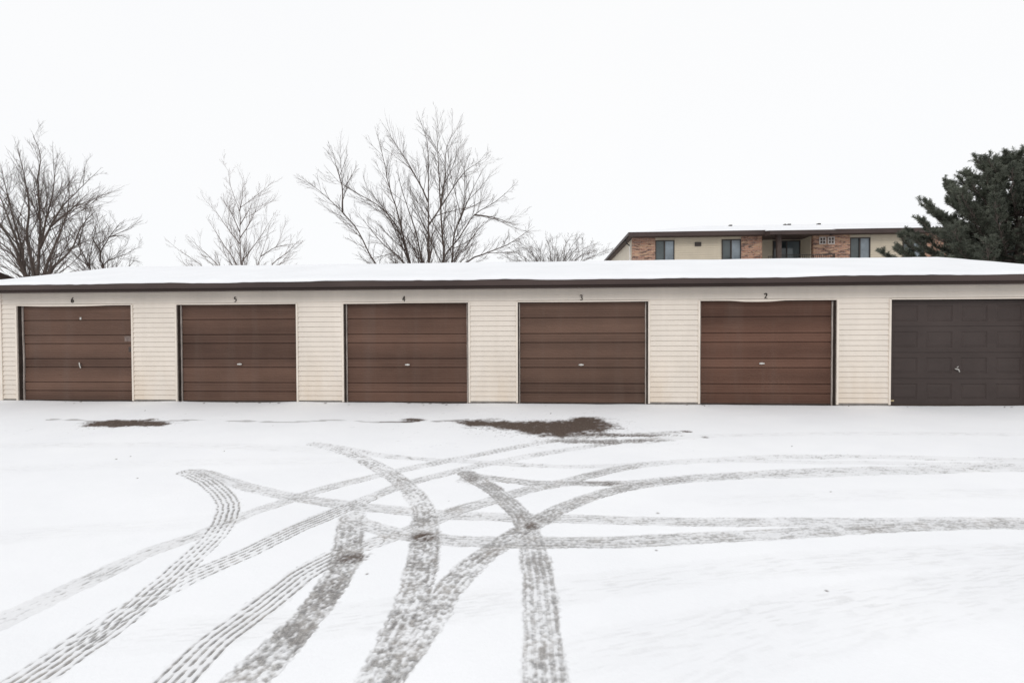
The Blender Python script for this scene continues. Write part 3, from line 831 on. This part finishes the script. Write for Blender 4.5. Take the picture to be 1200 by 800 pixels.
for k, (a, b) in enumerate(wins):
    y = AY+0.05; f = 0.07; mid = (a+b)/2-0.02
    mb = MB()
    mb.box(a+.004, y-0.06, WZ0+.003, a+f, y+0.1, WZ1-.003); mb.box(b-f, y-0.06, WZ0+.003, b-.004, y+0.1, WZ1-.003)
    mb.box(a+f+.001, y-0.058, WZ1-f, b-f-.001, y+0.1, WZ1-.004); mb.box(a+f+.001, y-0.058, WZ0+.004, b-f-.001, y+0.1, WZ0+f)
    mb.box(mid-0.045, y-0.05, WZ0+f+.001, mid+0.045, y+0.1, WZ1-f-.001)
    w = mb.build('window', M['frame'], apt)
    mb = MB(); mb.box(a+f, y+0.02, WZ0+f, mid-.045, y+0.04, WZ1-f); mb.build('pane', glass_mat('dark_grey_glass', (.055, .068, .070)), w)  # left pane in a darker grey glass colour
    mb = MB(); mb.box(mid+.045, y+0.0, WZ0+f, b-f, y+0.02, WZ1-f); mb.build('pane', M['pane_pale'], w)
# balcony: sliding door, post, railing
mb = MB(); sx0, sx1, sy = 18.33, 20.42, AY+1.46
mb.box(sx0, sy-0.03, 6.3, sx0+.1, sy+0.03, 8.72); mb.box(sx1-.1, sy-0.03, 6.3, sx1, sy+.03, 8.72); mb.box(sx0+.101, sy-.029, 8.62, sx1-.101, sy+.03, 8.719)
mb.box((sx0+sx1)/2-.05, sy-.028, 6.3, (sx0+sx1)/2+.05, sy+.03, 8.619)
dr = mb.build('sliding_door', M['frame'], apt)
mb = MB(); mb.box(sx0+.1, sy-0.01, 6.3, (sx0+sx1)/2-.05, sy, 8.62); mb.build('pane', M['pane_dark'], dr)
mb = MB(); mb.box((sx0+sx1)/2+.05, sy-0.008, 6.3, sx1-.1, sy+.002, 8.62); mb.build('pane', glass_mat('painted_reflection_glass', (.10, .125, .135)), dr)  # reflection on the right pane is painted in as a paler base colour
mb = MB(); mb.box(17.62, AY-0.72, -0.2, 17.92, AY-0.45, 8.83); mb.build('balcony_post', M['apt_trim'], apt)
mb = MB(); mb.box(16.9, AY-0.8, 5.95, 21.7, AY-0.01, 6.15); mb.build('balcony_floor', M['apt_trim'], apt)
mb = MB(); ry = AY-0.74
mb.box(17.93, ry-.025, 7.22, 21.68, ry+.025, 7.27); mb.box(17.93, ry-.02, 6.22, 21.68, ry+.02, 6.26)
x = 18.05
while x < 21.6: mb.box(x-.011, ry-.011, 6.26, x+.011, ry+.011, 7.22); x += 0.135
mb.box(21.63, ry-.03, 6.15, 21.69, ry+.03, 7.3)
mb.box(16.92, ry-.025, 7.12, 17.6, ry+.025, 7.17)
x = 16.95
while x < 17.6: mb.box(x-.011, ry-.011, 6.16, x+.011, ry+.011, 7.12); x += 0.135
mb.build('balcony_railing', M['rail'], apt)
for gx in (21.0, 21.62):                              # pair of square grilles high on the brick
    mb = MB(); y = AY-0.02
    for a, b, c, e in ((0, .5, .0, .07), (0, .5, .48, .55), (0, .07, .071, .479), (.43, .5, .071, .479), (.071, .429, .25, .30), (.225, .275, .071, .249), (.225, .275, .301, .479)):
        mb.box(gx+a, y-.03, 8.12+c, gx+b, y+.018, 8.12+e)
    g = mb.build('vent_grille', M['grille'], apt)
    mb = MB(); mb.box(gx+.03, y+.0, 8.15, gx+.47, y+.017, 8.64); mb.build('grille_back', M['apt_trim'], g)
mb = MB(); mb.box(11.85, AY-0.03, 8.12, 12.32, AY+.04, 8.42); v_ = mb.build('wall_vent', M['frame'], apt)
mb = MB(); mb.box(11.9, AY-0.045, 8.2, 12.27, AY-.031, 8.24); mb.box(11.9, AY-0.045, 8.3, 12.27, AY-.031, 8.34); mb.build('louvre', M['apt_trim'], v_)
# roof: low hip with deep brown eaves
EX0, EX1, EY0, EY1, EZ0 = 6.74, 41.4, 26.3, 42.7, 9.08
hr = (EY1-EY0)/2; RZ0 = EZ0+hr*0.262; RYY = (EY0+EY1)/2
mb = MB()
A, B, C_, D_ = (EX0, EY0, EZ0), (EX1, EY0, EZ0), (EX1, EY1, EZ0), (EX0, EY1, EZ0)
P, Q = (EX0+hr, RYY, RZ0), (EX1-hr, RYY, RZ0)
mb.quad(A, B, Q, P); mb.poly([B, C_, Q]); mb.quad(C_, D_, P, Q); mb.poly([D_, A, P]); mb.quad(A, D_, C_, B)
bx0, bx1, be = 16.75, 21.35, 0.72                     # balcony part runs on further down
mb.quad((bx0, EY0-be, EZ0-be*.262), (bx1, EY0-be, EZ0-be*.262), (bx1, EY0+.01, EZ0+.004), (bx0, EY0+.01, EZ0+.004))
mb.quad((bx0, EY0-be, EZ0-be*.262-.03), (bx0, EY0+.2, EZ0-be*.262-.03), (bx1, EY0+.2, EZ0-be*.262-.03), (bx1, EY0-be, EZ0-be*.262-.03))
for bx in (bx0, bx1): mb.poly([(bx, EY0-be, EZ0-be*.262-.03), (bx, EY0+.01, EZ0-be*.262-.03), (bx, EY0+.01, EZ0+.004), (bx, EY0-be, EZ0-be*.262)])
rf = mb.build('roof', M['apt_trim'], apt)
def up_(p, d=0.09, s=0.0): return (p[0], p[1], p[2]+d)
s_ = 0.05
A2, B2, C2, D2 = (EX0-s_, EY0-s_, EZ0+.02), (EX1+s_, EY0-s_, EZ0+.02), (EX1+s_, EY1+s_, EZ0+.02), (EX0-s_, EY1+s_, EZ0+.02)
mb = MB(); P2, Q2 = up_(P), up_(Q)
mb.quad(A2, B2, Q2, P2); mb.poly([B2, C2, Q2]); mb.quad(C2, D2, P2, Q2); mb.poly([D2, A2, P2])
mb.quad((bx0-.03, EY0-be-.04, EZ0-be*.262+.02), (bx1+.03, EY0-be-.04, EZ0-be*.262+.02), (bx1+.03, EY0+.3, EZ0+.13), (bx0-.03, EY0+.3, EZ0+.13))
for bx in (bx0-.03, bx1+.03): mb.poly([(bx, EY0-be-.04, EZ0-be*.262+.02), (bx, EY0+.3, EZ0-.0), (bx, EY0+.3, EZ0+.13)])
mb.build('snow_cover', M['snow'], rf)
mb = MB(); t = 0.30                                     # fascia boards, eave by eave
mb.box(EX0-.03, EY0-.035, EZ0-t, bx0-.002, EY0-.001, EZ0+.015); mb.box(bx1+.002, EY0-.035, EZ0-t, EX1+.03, EY0-.001, EZ0+.015)
mb.box(bx0-.02, EY0-be-.034, EZ0-be*.262-t*.9, bx1+.02, EY0-be-.001, EZ0-be*.262+.015)
mb.box(bx0-.02, EY0-be, EZ0-be*.262-t*.9, bx0+.0, EY0, EZ0-be*.262-.0); mb.box(bx1-.0, EY0-be, EZ0-be*.262-t*.9, bx1+.02, EY0, EZ0-be*.262)
mb.box(EX0-.034, EY0, EZ0-.2, EX0-.001, EY1, EZ0+.015); mb.box(EX1+.001, EY0, EZ0-t, EX1+.034, EY1, EZ0+.015)
mb.build('fascia', M['fascia'], rf)
mb = MB(); sz = EZ0-t+.02
mb.quad((EX0, EY0, sz), (EX1, EY0, sz), (EX1, AY+1.6, sz), (EX0, AY+1.6, sz)); mb.quad((EX0, AY+1.6, sz), (AX0+.1, AY+1.6, sz), (AX0+.1, EY1, sz), (EX0, EY1, sz))
mb.build('soffit', M['soffit'], rf)
mb = MB(); mb.tube([(EX0+.02, 27.9, EZ0-.28), (EX0+.1, 27.9, EZ0-.5), (AX0-.07, 27.75, EZ0-.72)], [.045]*3, 6); mb.build('gutter_elbow', M['rail'], apt)
mb = MB(); mb.box(AX0-.10, 27.68, -.1, AX0-.01, 27.78, EZ0-.74); mb.build('downspout', M['white'], apt)
for vx, vw in ((17.0, .24), (21.7, .14), (22.05, .26), (24.6, .24)):  # little roof vents poking out of the snow
    y = RYY-1.1; z = EZ0+(y-EY0)*.262
    mb = MB(); mb.box(vx-vw/2, y-.15, z, vx+vw/2, y+.15, z+.16); mb.build('roof_vent', M['frame'], rf)

# ------------------------------------------------------------------ the next garage in line, past the left end
nb = tag(empty('garage_building', (-26, 1.8, 0)), 'cream gable end and brown sloping rake board of another garage, at the far left edge', 'garage')
n0, n1, nyr, nhd, nrz, nsl = -37.0, -15.25, 1.8, 3.2, 3.33, 0.33
def ngable(o, dz, x0, x1, mb, full=False):
    ya, yb = nyr-nhd-o, nyr+nhd+o; zr = nrz+dz; ze = zr-(nhd+o)*nsl
    return ya, yb, zr, ze
mb = MB()
ya, yb, zr, ze = ngable(0, 0, n0, n1, mb)
mb.extrude_x([(ya, -.2), (yb, -.2), (yb, ze), (nyr, zr), (ya, ze)], n0, n1)
mb.build('wall', M['siding'], nb)
mb = MB(); ya, yb, zr, ze = ngable(.22, .006, 0, 0, mb)
mb.extrude_x([(ya, ze), (nyr, zr), (yb, ze), (yb, ze+.10), (nyr, zr+.10), (ya, ze+.10)], n0-.2, n1+.2)
nr = mb.build('roof', M['roofing'], nb)
mb = MB(); ya, yb, zr, ze = ngable(.23, -.05, 0, 0, mb)
mb.extrude_x([(ya, ze), (nyr, zr), (yb, ze), (yb, ze+.175), (nyr, zr+.175), (ya, ze+.175)], n1+.203, n1+.225)
mb.build('rake_board', M['fascia_low'], nr)
mb = MB(); ya, yb, zr, ze = ngable(.22, .110, 0, 0, mb)
mb.extrude_x([(ya, ze), (nyr, zr), (yb, ze), (yb, ze+.02), (nyr, zr+.05), (ya, ze+.05)], n0-.2, n1+.15)
mb.build('snow_cover', M['snow'], nr)
STEMS_CENTRE = [
[(-11.35,22.0,6.41),(-12.3,21.71,8.38),(-13.33,21.42,9.72),(-14.51,21.13,10.87),(-15.94,20.84,12.0)],
[(-13.57,22.0,9.87),(-13.26,21.42,11.44),(-13.31,20.84,12.45),(-13.22,20.25,13.24)],
[(-8.94,22.0,6.38),(-9.35,21.92,7.86),(-10.03,21.85,9.25),(-11.06,21.77,10.29),(-12.63,21.7,11.17),(-13.66,21.62,11.86),(-14.51,21.54,12.81)],
[(-9.02,22.0,6.82),(-9.6,21.62,9.7),(-10.08,21.24,11.49),(-10.37,20.86,13.39),(-10.65,20.48,14.75)],
[(-8.05,22.0,6.37),(-8.35,21.52,8.45),(-8.81,21.05,10.05),(-9.09,20.57,11.25),(-9.11,20.09,12.09)],
[(-7.6,22.0,6.36),(-7.56,21.89,8.87),(-7.52,21.78,11.95),(-7.56,21.68,14.32),(-8.13,21.57,16.17)],
[(-6.54,22.0,6.44),(-6.8,22.46,9.51),(-7.06,22.92,12.66),(-7.24,23.38,15.17),(-7.33,23.84,17.01)],
[(-5.98,22.0,6.43),(-5.89,22.33,8.24),(-5.22,22.66,10.42),(-5.22,22.99,13.0),(-4.85,23.32,14.37)],
[(-6.54,22.0,6.61),(-5.53,22.29,8.05),(-4.5,22.58,9.68),(-3.1,22.88,10.61),(-1.69,23.17,11.91)],
[(-7.59,22.0,8.72),(-6.46,21.69,10.18),(-5.52,21.39,11.43),(-4.79,21.08,12.16),(-3.39,20.78,12.93)],
[(-7.67,22.0,10.28),(-8.29,22.05,11.71),(-9.36,22.11,13.67),(-10.26,22.16,15.11)],
[(-4.96,22.0,6.33),(-3.86,21.67,6.78),(-2.12,21.34,7.38),(-0.58,21.02,8.3)],
[(-6.66,22.0,9.74),(-6.24,21.52,11.83),(-6.05,21.04,13.52),(-5.11,20.56,14.79)],
[(-5.47,22.0,9.03),(-4.29,21.13,11.33),(-3.75,20.27,12.02)],
[(-4.42,22.0,9.36),(-3.13,21.37,9.18),(-1.74,20.74,8.75)],
[(-9.38,22.0,6.47),(-10.83,22.63,7.66),(-12.15,23.25,9.07),(-13.14,23.88,10.16)],
]
STEMS_LEFT = [
[(-34.69,20.0,5.36),(-35.13,20.26,6.38),(-35.58,20.53,7.66),(-36.43,20.79,9.58),(-37.28,21.05,11.84),(-37.98,21.32,13.51)],
[(-33.8,20.0,5.35),(-33.91,20.2,7.27),(-34.02,20.41,9.14),(-34.3,20.61,10.72),(-34.58,20.82,12.32),(-34.61,21.02,13.94),(-35.39,21.23,15.59)],
[(-33.64,20.0,6.93),(-33.6,20.4,9.43),(-33.5,20.8,11.83),(-34.05,21.2,14.77)],
[(-33.51,20.0,7.53),(-31.66,19.59,9.94),(-29.95,19.18,11.1),(-28.29,18.77,12.08)],
[(-33.07,20.0,5.57),(-31.64,19.81,6.72),(-30.79,19.62,7.42),(-30.1,19.43,8.54),(-28.8,19.24,9.64)],
[(-34.99,20.0,6.04),(-36.06,20.17,7.29),(-37.07,20.34,7.95),(-38.42,20.51,8.93)],
[(-34.11,20.0,5.73),(-34.81,20.23,8.2),(-34.88,20.46,10.23),(-35.43,20.7,12.3),(-36.15,20.93,14.41)],
[(-34.76,20.0,5.73),(-36.09,20.47,7.65),(-37.95,20.95,9.64),(-39.52,21.42,11.37)],
[(-34.89,20.0,6.94),(-36.58,20.51,9.66),(-38.15,21.01,12.0),(-39.24,21.52,14.24)],
[(-32.61,20.0,8.42),(-30.28,19.17,9.51),(-28.34,18.35,10.52)],
[(-33.31,20.0,5.72),(-32.7,20.14,7.54),(-31.93,20.28,9.67),(-31.88,20.42,11.68)],
]
STEMS_SMALL = [
[(-33.14,23.0,6.44),(-34.16,23.17,8.13),(-35.2,23.34,9.34),(-35.9,23.52,10.4)],
[(-33.14,23.0,6.44),(-32.84,23.01,8.41),(-32.56,23.01,9.72),(-32.2,23.02,10.86)],
[(-32.12,23.0,6.59),(-31.93,22.68,7.52),(-30.39,22.36,9.21),(-29.48,22.03,9.6)],
[(-32.0,23.0,6.67),(-30.3,22.96,7.38),(-29.05,22.92,8.01)],
[(-34.07,23.0,8.26),(-32.97,22.38,9.58),(-31.81,21.77,10.52)],
[(-32.25,23.0,7.41),(-33.4,23.65,8.88),(-33.12,24.3,10.37)],
[(-31.35,23.0,8.71),(-30.79,24.1,8.93)],
]
STEMS_MID = [
[(-24.84,28.0,7.41),(-24.91,28.03,9.97),(-24.94,28.06,11.73),(-25.73,28.09,13.82),(-25.9,28.11,15.11),(-26.57,28.14,15.93)],
[(-24.9,28.0,11.71),(-24.46,27.7,13.04),(-24.25,27.4,14.04)],
[(-24.51,28.0,7.57),(-23.33,28.41,9.54),(-22.89,28.82,10.75),(-22.53,29.23,11.9)],
[(-25.26,28.0,7.42),(-26.29,28.07,8.88),(-27.24,28.14,10.35),(-27.87,28.22,11.18)],
[(-25.04,28.0,8.85),(-26.48,28.38,10.55),(-27.58,28.76,11.96),(-28.44,29.15,13.14)],
[(-24.73,28.0,9.64),(-24.05,28.52,11.35),(-23.67,29.04,13.58)],
[(-26.92,28.0,7.36),(-28.59,28.01,8.9),(-29.42,28.03,9.72)],
[(-28.43,28.0,7.37),(-30.16,27.87,8.58),(-31.13,27.74,9.45)],
[(-22.12,28.0,7.3),(-20.88,28.15,8.34),(-19.88,28.3,9.39)],
[(-23.35,28.0,7.39),(-22.7,27.9,8.95),(-22.29,27.79,10.19)],
[(-24.92,28.0,10.28),(-25.35,27.49,11.74),(-25.64,26.98,12.39)],
[(-24.85,28.0,10.76),(-23.85,27.71,11.93),(-23.33,27.42,12.62)],
[(-23.1,28.0,7.71),(-21.88,28.47,8.73),(-20.3,28.94,9.12)],
]
# ------------------------------------------------------------------ bare trees
def rnd_perp(t, rg):
    while True:
        v = Vector((rg.gauss(0, 1), rg.gauss(0, 1), rg.gauss(0, 1)))
        p = v - t*v.dot(t)
        if p.length > 0.2: return p.normalized()

def grow(mb, p0, d, length, r0, level, rg, up=0.25):
    """one twig and what it carries, curving up and thinning out"""
    n = 5 if level > 1 else 4
    pts = [p0]; d = d.normalized(); p = p0
    for k in range(n):
        d = (d + Vector((rg.gauss(0, .04), rg.gauss(0, .04), rg.gauss(0, .04)+up*0.10))).normalized()
        p = p + d*(length/n); pts.append(p)
    r1 = max(0.0024, r0*0.28)
    mb.tube(pts, [r0+(r1-r0)*k/n for k in range(n+1)], 4 if r0 > 0.02 else 3)
    if level <= 0: return
    m = {3: 5, 2: max(4, int(3+length*2.6)), 1: 4}[level]
    for c in range(m):
        t = (0.18+0.78*(c+rg.random())/m)*n; k = min(n-1, int(t)); q = pts[k].lerp(pts[k+1], t-k)
        tg = (pts[k+1]-pts[k]).normalized(); an = R(rg.uniform(16, 34))
        dd = tg*math.cos(an)+rnd_perp(tg, rg)*math.sin(an)
        grow(mb, q, dd, length*rg.uniform(.34, .62)*(1-0.4*t/n), max(0.0032, r0*rg.uniform(.36, .48)), level-1, rg, up)

def bare_tree(label, base, fork, stems, r_trunk, r_stem, bark, twig, seed, side_len, density=1.0, level=2, visible_z=6.0):
    rg = random.Random(seed)
    root = tag(empty('bare_tree', base), label, 'tree', 'bare trees behind the garages')
    tr = MB(); br = MB()
    tr.tube([(base[0], base[1], -.1), (base[0]+.02, base[1], .25), Vector(base).lerp(Vector(fork), .55), fork], [r_trunk*1.45, r_trunk*1.1, r_trunk, r_trunk*.92], 10)
    done = []
    for s in stems:
        s = [Vector(p) for p in s]
        if s[0].z > visible_z+1.0 and done:              # springs from another stem: meet it
            q = min((p for st in done for p in st), key=lambda p: (p.x-s[0].x)**2+(p.z-s[0].z)**2)
            dv = q-s[0]
            s = [p+dv*(1-k/(len(s)-1))+Vector((0, dv.y*k/(len(s)-1), 0)) for k, p in enumerate(s)]; r = r_stem*0.62
        else:
            f = Vector(fork); jit = Vector((rg.uniform(-.05, .05), rg.uniform(-.05, .05), -rg.uniform(0, .5)))
            s = [f+jit, (f+jit).lerp(s[0], .5)+Vector((0, 0, -.15))] + s; r = r_stem*rg.uniform(.85, 1.15)
        C = [Vector(p) for p in catmull([tuple(p) for p in s], 0.45)]
        N = len(C)-1
        C = [p+Vector((rg.gauss(0, .012), rg.gauss(0, .012), 0)) if 0 < k < N else p for k, p in enumerate(C)]
        rads = [max(0.008, r*(1-0.93*(k/N)**0.8)) for k in range(N+1)]
        tr.tube(C, rads, 7)
        done.append(C)
        L = sum((C[k+1]-C[k]).length for k in range(N))
        m = int(L*3.1*density)
        for c in range(m):
            t = (0.12+0.86*(c+rg.random())/m)*N; k = min(N-1, int(t))
            if C[k].z < visible_z-2.8: continue
            q = C[k].lerp(C[k+1], t-k); tg = (C[k+1]-C[k]).normalized(); an = R(rg.uniform(24, 48))
            dd = tg*math.cos(an)+rnd_perp(tg, rg)*math.sin(an)
            ln = 1.5*side_len*rg.choice((.35, .55, .8, 1.3))*rg.uniform(.8, 1.1)*(1-0.76*t/N)
            grow(br, q, dd, ln, min(rads[k]*.55, .006+.009*ln), level, rg, .5)
        tip = (C[-1]-C[-2]).normalized()
        grow(br, C[-1], tip, side_len*.12, rads[-1]*.8, 1, rg, .2)
    tr.build('trunk', bark, root, smooth=True)
    br.build('branches', twig, root)
    return root

bare_tree('tall bare tree with many fanning stems, behind the middle of the garage roof', (-7.7, 22, 0), (-7.6, 22, 2.6), STEMS_CENTRE, .30, .105, M['bark'], M['twig'], 11, 2.3, 1.0, 2)
bare_tree('largest bare tree with clustered thick trunks, partly cut by the left edge', (-33.6, 20, 0), (-33.6, 20, 2.4), STEMS_LEFT, .42, .135, M['bark'], M['twig'], 23, 2.5, 1.0, 2, 5.5)
bare_tree('short spreading bare tree just right of the large leftmost tree', (-31.6, 23, 0), (-31.6, 23, 3.4), STEMS_SMALL, .22, .085, M['bark'], M['twig'], 31, 2.0, 1.5, 2, 6.0)
bare_tree('slender pale bare tree with one straight leader, standing alone', (-24.2, 28, 0), (-24.2, 28, 4.2), STEMS_MID, .16, .075, M['bark_pale'], M['twig_pale'], 47, 2.1, .85, 2, 6.5)
rg = random.Random(77)
FAN = []
for k in range(17):
    a = -1.25+2.5*k/16+rg.uniform(-.08, .08)
    x0 = 0.9+a*1.0; L = rg.uniform(2.5, 3.0)
    FAN.append([(x0, 24+rg.uniform(-.6, .6), 5.9), (x0+math.sin(a*.75)*L*.55, 24+rg.uniform(-1, 1), 5.9+math.cos(a*.85)*L*.55), (x0+math.sin(a*.95)*L*1.12, 24+rg.uniform(-1.3, 1.3), 5.9+math.cos(a*.9)*L*.95)])
bare_tree('low dense twiggy bare treetop just left of the apartment building', (0.9, 24, 0), (0.9, 24, 3.8), FAN, .16, .045, M['bark'], M['twig'], 59, 1.1, 1.9, 2, 5.9)

# ------------------------------------------------------------------ conifer
def conifer(label, base, height, seed):
    rg = random.Random(seed)
    root = tag(empty('pine_tree', base), label, 'tree')
    bx, by, _ = base
    tr = MB(); n = 12
    axis = [Vector((bx+0.05*math.sin(k), by+0.05*math.cos(k*1.3), -.1+(height-0.1)*k/n)) for k in range(n+1)]
    tr.tube(axis, [0.26*(1-k/n)+0.02 for k in range(n+1)], 8)
    tr.build('trunk', M['bark'], root, smooth=True)
    br = MB(); V = []; F = []
    def tuft(p, d, L):
        """shoot clothed in needles"""
        d = d.normalized(); nn = int(30*L/0.3)
        a = d.cross(Vector((.3, .2, .93))).normalized(); b = d.cross(a)
        for k in range(nn):
            t = (k+rg.random())/nn; an = rg.random()*6.283
            o = p+d*(L*t); rad = a*math.cos(an)+b*math.sin(an)
            nd = (rad*rg.uniform(.75, 1.1)+d*rg.uniform(.35, 1.0)).normalized()
            ln = rg.uniform(.07, .125)*(1.15-.35*t); w = nd.cross(rad+d*.3+Vector((rg.gauss(0, .4), rg.gauss(0, .4), rg.gauss(0, .4))))
            if w.length < 1e-3: continue
            w = w.normalized()*rg.uniform(.008, .014)
            i = len(V); q = o+nd*ln
            V.extend(((o-w)[:], (o+w)[:], (q+w*.35)[:], (q-w*.35)[:])); F.append((i, i+1, i+2, i+3))
    z = 1.2
    while z < height-0.15:
        f = (height-z)/height
        Rm = 6.3*(f**0.60)*(0.93 if z > 4 else 1.0)
        nb_ = 9 if f > .25 else 7
        a0 = rg.random()*6.283
        for k in range(nb_):
            an = a0+6.283*k/nb_+rg.uniform(-.3, .3)
            L = Rm*rg.uniform(.72, 1.10)
            rise = 0.12+0.75*(1-f)
            out = Vector((math.cos(an), math.sin(an), 0))
            pts = []; m = 8
            for s in range(m+1):
                t = s/m
                pts.append(Vector((bx, by, z))+out*(L*t)+Vector((0, 0, L*(rise*t*.55-.22*math.sin(t*3.1)*.6+.22*t*t)))+Vector((rg.gauss(0, .03), rg.gauss(0, .03), rg.gauss(0, .03))))
            br.tube(pts, [0.05*(1-.85*s/m)*(.4+.6*f) for s in range(m+1)], 4)
            cnt = int(6+L*10)
            for c in range(cnt):
                t = (0.22+0.78*((c+rg.random())/cnt)**0.8)*m; j = min(m-1, int(t)); q = pts[j].lerp(pts[j+1], t-j)
                tg = (pts[j+1]-pts[j]).normalized(); sd_ = rg.choice((-1, 1))
                side = tg.cross(Vector((0, 0, 1)))*sd_
                dd = (tg*rg.uniform(.4, 1.0)+side*rg.uniform(.2, 1.0)+Vector((0, 0, rg.uniform(.05, .75))))
                bl = rg.uniform(.35, .85)*(1-.35*t/m)*(0.6+.4*f)
                e = q+dd.normalized()*bl
                br.tube([q, e], [.012, .006], 3)
                # a spray of shoots at the end of each branchlet
                for s in range(rg.randint(4, 6)):
                    sp = q.lerp(e, rg.uniform(.35, 1.0))
                    sdv = dd.normalized()+Vector((rg.gauss(0, .42), rg.gauss(0, .42), rg.gauss(.28, .3)))
                    tuft(sp, sdv, rg.uniform(.16, .27))
            tuft(pts[-1], pts[-1]-pts[-2]+Vector((0, 0, .1)), .3)
        z += rg.uniform(.30, .44)*(0.75+.35*f)
    for s in range(5): tuft(axis[-1]+Vector((0, 0, -.15*s)), Vector((rg.gauss(0, .4), rg.gauss(0, .4), 1)), .3)
    br.build('branches', M['bark'], root)
    mb = MB(); mb.v = V; mb.f = F
    mb.build('foliage', M['needles'], root)
    return root
conifer('big dark green conifer standing behind the right end of the garage', (21.35, 12.6, 0), 9.05, 5)
